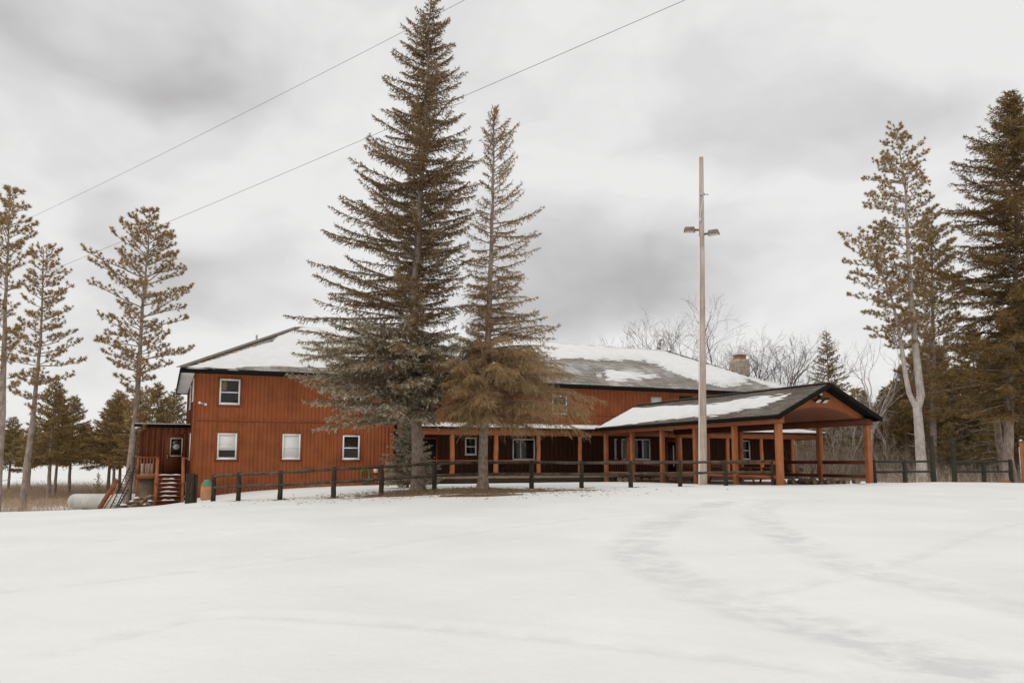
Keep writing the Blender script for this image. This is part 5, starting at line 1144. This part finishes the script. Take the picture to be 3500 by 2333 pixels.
# --- bare broadleaf trees
def bare(name, label, base, H, spread, seed, r0=.16, lean_=0, group=None, stems=1, mat_='twig', depth=5, fine=1.0, cat='tree', up=.25, kids_=3, fin=.011):
    r = np.random.default_rng(seed); root = empty(name, base, 0, label, cat, group); gt = G(); gb = G()
    def br(p, d, L, rad, lv):
        n = 5 if lv < 3 else 3; pts = [p]; q = p
        for i in range(n): d = unit(d+r.normal(0, .10+.03*lv, 3)+np.array([0,0,up*.25/n])); q = q+d*L/n; pts.append(q)
        (gt if lv == 0 else gb).tube(pts, np.linspace(rad, rad*.6, n+1), 8 if lv == 0 else (5 if lv < 3 else 3), cap=False)
        if lv >= depth: return
        m = kids_ if lv < 2 else (3 if r.random() < .7*fine else 2)
        for k in range(m):
            f = r.uniform(.45, 1) if k else 1; idx = min(n, int(round(f*n))); pp = pts[idx]
            ax = unit(np.cross(d, r.normal(size=3))); a = r.uniform(.25,.75)*spread*(.6 if k == 0 else 1); br(pp, unit(d*cos(a)+ax*sin(a)+np.array([0,0,up*.5])), L*r.uniform(.60,.82), max(rad*.62*r.uniform(.7,1), fin), lv+1)
    for k in range(stems):
        a = k*2*pi/stems+r.uniform(0,1); br(np.array([0,0,-.2]), unit(np.array([lean_+.18*cos(a)*(stems>1), .18*sin(a)*(stems>1), 1])), H*.36, r0, 0)
    gt.build('trunk', M[mat_], root, smooth=True); gb.build('branches', M[mat_], root); return root
def bb(px, Y): x = at(px, 1500, Y)[0]; return (x, Y, gz(x, Y)-.1)
BG = [(2239,78,15.6,.0,-.12),(2318,80,14.8,.0,.0),(2352,84,14,.0,.05),(2465,82,14.5,0,0),(2500,85,14.2,0,-.03),(2590,76,13.6,0,.04),(2655,78,13.0,0,.15),(2690,90,11.5,0,.06),(2965,62,12.2,0,0)]
LB = ['bare broadleaf tree behind the roof, leftmost of those above the ridge', 'bare broadleaf tree with two tall plumes above the roof left of the pole', 'low bare tree above the roof touching the light pole', 'bare tree just right of the light pole above the roof', 'bare tree directly left of the stone chimney', 'broad bare tree directly right of the stone chimney', 'bare tree with a long arching limb right of the chimney', 'bare tree low above the pavilion roof', 'pale bare birch like tree right of the pavilion']
for k, (px, Y, H, a, ln_) in enumerate(BG):
    bare('bare_tree', LB[k], bb(px, Y), H*1.02, .85 if k != 8 else .5, 70+k, r0=.21, lean_=ln_, group='bare trees behind the lodge', stems=1+(k in (1,4,5)), depth=(6 if k < 3 or k == 5 else 5), fin=.009, mat_='twig' if k < 8 else 'paletrunk')
# slim bare trunks seen through the pavilion and right of it (copies of three)
protos = []
SL = [(2750,60),(2775,66),(2792,58),(2815,64),(2838,70),(2862,60),(2898,57),(2915,66),(2935,72),(2955,58),(2990,64),(3012,70),(3040,60),(3068,66),(3085,74),(3120,70),(3215,60),(3240,68),(3300,62),(3345,70),(2730,72),(2883,75),(3270,74)]
used_ = empty('x'); bpy.data.objects.remove(used_)
for k, (px, Y) in enumerate(SL):
    b = bb(px, Y); rr_ = random.Random(300+k)
    if k < 4: o = bare('slim_tree', 'x', b, 5.6+k*.5, .6, 200+k, r0=.05+.02*(k % 2), group='slim bare trees of the wood edge', depth=5, mat_='paletrunk', up=.4, fin=.012); protos.append(o)
    else:
        o = copy_tree(protos[k % 4]); o.location = b; s_ = rr_.uniform(.8,1.15); o.scale = (s_, s_, s_); o.rotation_euler = (0, 0, rr_.uniform(0, 6.28))
    o['label'] = 'slim bare tree %s' % ('seen between the right hand pavilion posts' if 2830 < px < 2960 else ('seen between the middle pavilion posts and porch end' if px <= 2830 else ('beside the pale birch trunk right of the pavilion' if px < 3100 else 'behind the right hand gate posts')))
# small spruces: behind the pavilion, above the roof, left sapling
Y7 = 66; b7 = pinebase(2845, Y7)
conifer('spruce_tree', 'pointed spruce rising behind the pavilion gable', b7, [(0,0,0),(0,0,at(0,1128,Y7)[2]-b7[2])], .16, 2.0, interp_prof([(2,2.6,2.6),(7,2.2,2.2),(at(0,1128,Y7)[2]-b7[2],.05,.05)]), lambda u: .0+.45*u, 81, 'mid', spacing=.15, tw=.14, bl=(.10,.2), bw=.045, dens=.7, tlen=.5, bark='bark')
Y8 = 88; b8 = bb(2263, Y8)
conifer('spruce_tree', 'tiny spruce tip showing above the roof ridge between bare trees', b8, [(0,0,0),(0,0,at(0,1158,Y8)[2]-b8[2])], .16, 6.0, lambda z: (2.2*(1-z/15)+.1,)*2, lambda u: .0+.45*u, 82, 'dark', spacing=.22, tw=.2, bl=(.14,.26), bw=.06, dens=.6, tlen=.6)
Y9 = 52; b9 = pinebase(338, Y9)
conifer('young_spruce', 'knee high spruce sapling standing in the dry grass behind the tank', b9, [(0,0,0),(0,0,at(0,1612,Y9)[2]-b9[2])], .04, .2, lambda z: (.7*(1-z/2.3)+.05,)*2, lambda u: .25+.4*u, 83, 'mid', spacing=.09, tw=.12, bl=(.06,.12), bw=.03, dens=.5, tlen=.22)

# --- mid-distance pines at the left, several crowns one can tell apart; and the evergreens of the right-hand wood
def bushy(seed, H, Wd, zlo, kind, dens=.8): 
    return conifer('pine_tree', 'x', (0,0,0), [(0,0,0),(Wd*.04,0,H*.5),(0,0,H)], .13+H*.004, zlo, lambda z: (Wd*(1-((z-zlo)/(H-zlo))**1.6)*.95+.15,)*2, lambda u: -.02+.6*u, seed, kind, spacing=.15, tw=.13, bl=(.16,.28), bw=.055, dens=dens*.8, tlen=.7, droop=.1, tipup=.4, start=.12, curl=.1, bark='bark')
PB = [bushy(101, 9.5, 2.9, 2.9, 'mid', .65), bushy(102, 11, 3.1, 3.6, 'pine', .65), bushy(103, 8.5, 2.7, 2.5, 'olive', .65), bushy(104, 12, 3.2, 1.2, 'mid')]
taken = set()
def put(k, x, y, sc, label, group, zs=1.0, dz=-.05, rz=None):
    o = PB[k]
    if k in taken: o = copy_tree(PB[k])
    taken.add(k); o.location = (x, y, gz(x, y)+dz); o.scale = (sc, sc, sc*zs); o.rotation_euler = (0, 0, rz if rz is not None else (x*7.3+y) % 6.28); o['label'] = label; o['group'] = group
GL = 'pines along the edge of the left field'
for px, Y, k, top, lb in [(178,62,0,1298,'broad bushy pine behind the slender leaning pine, left of the tank'), (198,66,1,1345,'pine with a straight grey trunk in the left cluster beyond the tank'), (246,70,0,1350,'right hand pine of the left cluster beyond the tank'), (378,70,2,1360,'pine behind the tank, leftmost of the cluster beside the entry shed'), (398,66,1,1330,'thin stemmed pine behind the tank in the middle of the shed cluster'), (418,72,0,1345,'pine with leaning stem just left of the bare pine trunk by the shed'),
    (470,58,1,1330,'pine crown directly behind the bare trunked pine beside the shed'), (530,66,0,1305,'tall pine crown above the entry shed roof, right of the bare trunk'), (590,70,2,1335,'pine crown above the entry shed roof nearest the lodge'), (40,74,2,1420,'low pine at the left edge beyond the field'), (110,80,1,1440,'low pine showing between the two left trunks')]:
    x = at(px, 1500, Y)[0]; H = (9.5, 11, 8.5, 12)[k]; need = at(px, top, Y)[2]-gz(x, Y); sc = need/H; put(k, x, Y, sc, lb, GL)
GR = 'evergreens of the right hand wood'
for i, (px, Y, k, top) in enumerate([(3020,70,3,1335),(3065,66,2,1350),(2985,76,3,1400),(2930,80,1,1400),(2870,78,2,1420),(3100,62,3,1240),(3000,64,1,1380),(2960,70,2,1360),(3150,70,3,1170),(3120,66,3,1290),(3165,80,1,1200),(3230,62,3,1180),(3290,58,2,1240),(3345,70,3,1100),(3400,60,3,1150),(3470,56,2,1200),(3520,62,3,1050),(2960,92,3,1330),(2900,96,1,1370),(2835,98,3,1400),(2780,94,2,1420),(3060,98,3,1300),(2720,100,3,1430),(3560,54,3,1000),(3480,72,1,1050),(3200,96,3,1150),(3380,52,2,1420),(3245,54,2,1440)]):
    x = at(px, 1500, Y)[0]; H = (9.5, 11, 8.5, 12)[k]; need = at(px, top, Y)[2]-gz(x, Y); sc = need/H
    near = 'behind the open pavilion' if px < 2940 else ('just right of the pavilion gable' if px < 3040 else ('left of the forked pine' if px < 3135 else ('right of the forked pine' if px < 3260 else ('beneath the huge dark evergreen' if px < 3420 else 'at the right edge of the photo'))))
    put(k, x, Y, sc, '%s evergreen crown %s, %s%s' % (('pointed dark','bushy dark','rounded olive','tall dense')[k], near, ('near side' if Y < 62 else ('half way back' if Y < 78 else 'far back')), (', high tip' if top < 1190 else (', low tip' if top > 1290 else ''))), GR)
# --- far wood: one mass of crowns along the horizon
def farwood(name, xs, ymin, ymax, hmin, hmax, n, seed, label, kinds=('mid','dark'), per=260):
    r = np.random.default_rng(seed); g = G(); gtk = G(); O, D, L_, W_, C_ = [], [], [], [], []
    for k in range(n):
        x = r.uniform(*xs); y = r.uniform(ymin, ymax); h = r.uniform(hmin, hmax); w = h*r.uniform(.16,.28); z0 = gz(x, y)
        m = per; u = r.random(m)**.75; a = r.uniform(0, 2*pi, m); rad = w*(1-u**1.4)*np.sqrt(r.random(m))*1.1
        O.append(np.stack([x+rad*np.cos(a), y+rad*np.sin(a), z0+h*(.12+.88*u)], -1)); D.append(unit(np.stack([np.cos(a), np.sin(a), r.uniform(-.6,.4,m)], -1)+jit(r, m, .3)))
        s = h*.09; L_.append(r.uniform(.6,1.5,m)*s); W_.append(np.full(m, s*.55)); C_.append(ncol(r, kinds[k % len(kinds)], m))
        gtk.tube([(x, y, z0-.3), (x, y, z0+h*.7)], [h*.014, h*.006], 4, cap=False)
    blades(g, np.vstack(O), np.vstack(D), np.concatenate(L_), np.concatenate(W_), np.vstack(C_), r)
    for V, F, c in zip(gtk.v, gtk.f, gtk.c): pass
    g.v += gtk.v; g.f += [f+g.n for f in gtk.f]; g.c += [np.broadcast_to([.12,.09,.07], v.shape) for v in gtk.v]
    o = g.build(name, M['needle']); tag(o, label, 'wood', kind='stuff'); return o
farwood('far_wood', (-215, -40), 250, 330, 8, 13.5, 330, 401, 'far brown green wood along the horizon on the left', ('mid','pine'))
farwood('back_wood', (10, 150), 130, 190, 9, 14, 200, 402, 'distant wood behind the pavilion and the right trees', ('mid','dark'), per=220)

# --- brush, dry grass, twigs
def brush(name, region, n, hmin, hmax, seed, label, col, lean=.35, wd=.018, cat='brush'):
    r = np.random.default_rng(seed); X, Yv = region(r, n); z = ground(X, Yv); h = r.uniform(hmin, hmax, n); d = unit(np.stack([r.normal(0, lean, n), r.normal(0, lean, n), np.ones(n)], -1)); O = np.stack([X, Yv, z-.05], -1)
    g = G(); c = np.array(col[0])+(np.array(col[1])-np.array(col[0]))*r.random((n,1)); blades(g, O, d, h, np.full(n, wd), c, r)
    # side sprigs
    m = n*3; i = r.integers(0, n, m); u = r.uniform(.25,.95,m); o2 = O[i]+d[i]*(h[i]*u)[:,None]; d2 = unit(d[i]*.7+jit(r, m, .6)); blades(g, o2, d2, h[i]*r.uniform(.12,.4,m), np.full(m, wd*.6), c[i], r)
    o = g.build(name, M['needle']); tag(o, label, cat, kind='stuff'); return o
GB = ((.30,.205,.13), (.62,.48,.35))
brush('dry_grass', lambda r, n: (lambda Y: (at(0,1500,1)[0]*Y*1.03+r.random(n)*Y*.30, Y))(r.uniform(50, 86, n)**1.0), 26000, .18, .60, 501, 'dry brown grass band between the snowy lot and the left field', GB, .3, .022, 'grass')
brush('dry_weeds', lambda r, n: (r.normal(-27.5, 2.2, n), r.normal(43.5, 1.8, n)), 1600, .3, 1.0, 502, 'dry weeds round the foot of the left pines', GB, .35, .016, 'weeds')
BR = ((.14,.10,.07), (.60,.50,.40))
def reg(r, n): Y = r.uniform(54, 92, n); px = r.uniform(2700, 3560, n); return (px-1750)/2722*Y, Y
brush('undergrowth', reg, 14000, .4, 3.2, 503, 'tangle of bare brown brush filling the wood edge on the right', BR, .30, .028)
def reg2(r, n): Y = r.uniform(41, 54, n); px = r.uniform(2960, 3560, n); return (px-1750)/2722*Y, Y
brush('fence_weeds', reg2, 2600, .2, 1.2, 504, 'dry weeds and twigs just behind the right fence', BR, .4, .018, 'weeds')
def reg3(r, n): Y = r.uniform(72, 84, n); px = r.uniform(60, 460, n); return (px-1750)/2722*Y, Y
brush('field_twigs', reg3, 3500, .3, 1.1, 505, 'thin bare shrubs along the edge of the snowy field on the left', BR, .4, .016, 'shrubs')
# spruce litter: cones and needles on the snow
r = np.random.default_rng(9); n = 2600; X = np.concatenate([r.normal(-2.2, 2.4, n), r.normal(-2, 3, 500)]); Yv = np.concatenate([r.normal(29.9, .9, n), r.normal(28.3, 1.4, 500)]); g = G(); z = ground(X, Yv)+.03
blades(g, np.stack([X, Yv, z], -1), unit(np.stack([r.normal(size=len(X)), r.normal(size=len(X)), r.uniform(0,.35,len(X))], -1)), r.uniform(.05,.16,len(X)), np.full(len(X), .025), ncol(r, 'tawny', len(X))*.8, r)
tag(g.build('needle_litter', M['needle']), 'fallen needles and twigs on the snow under the two spruces', 'litter', kind='stuff')
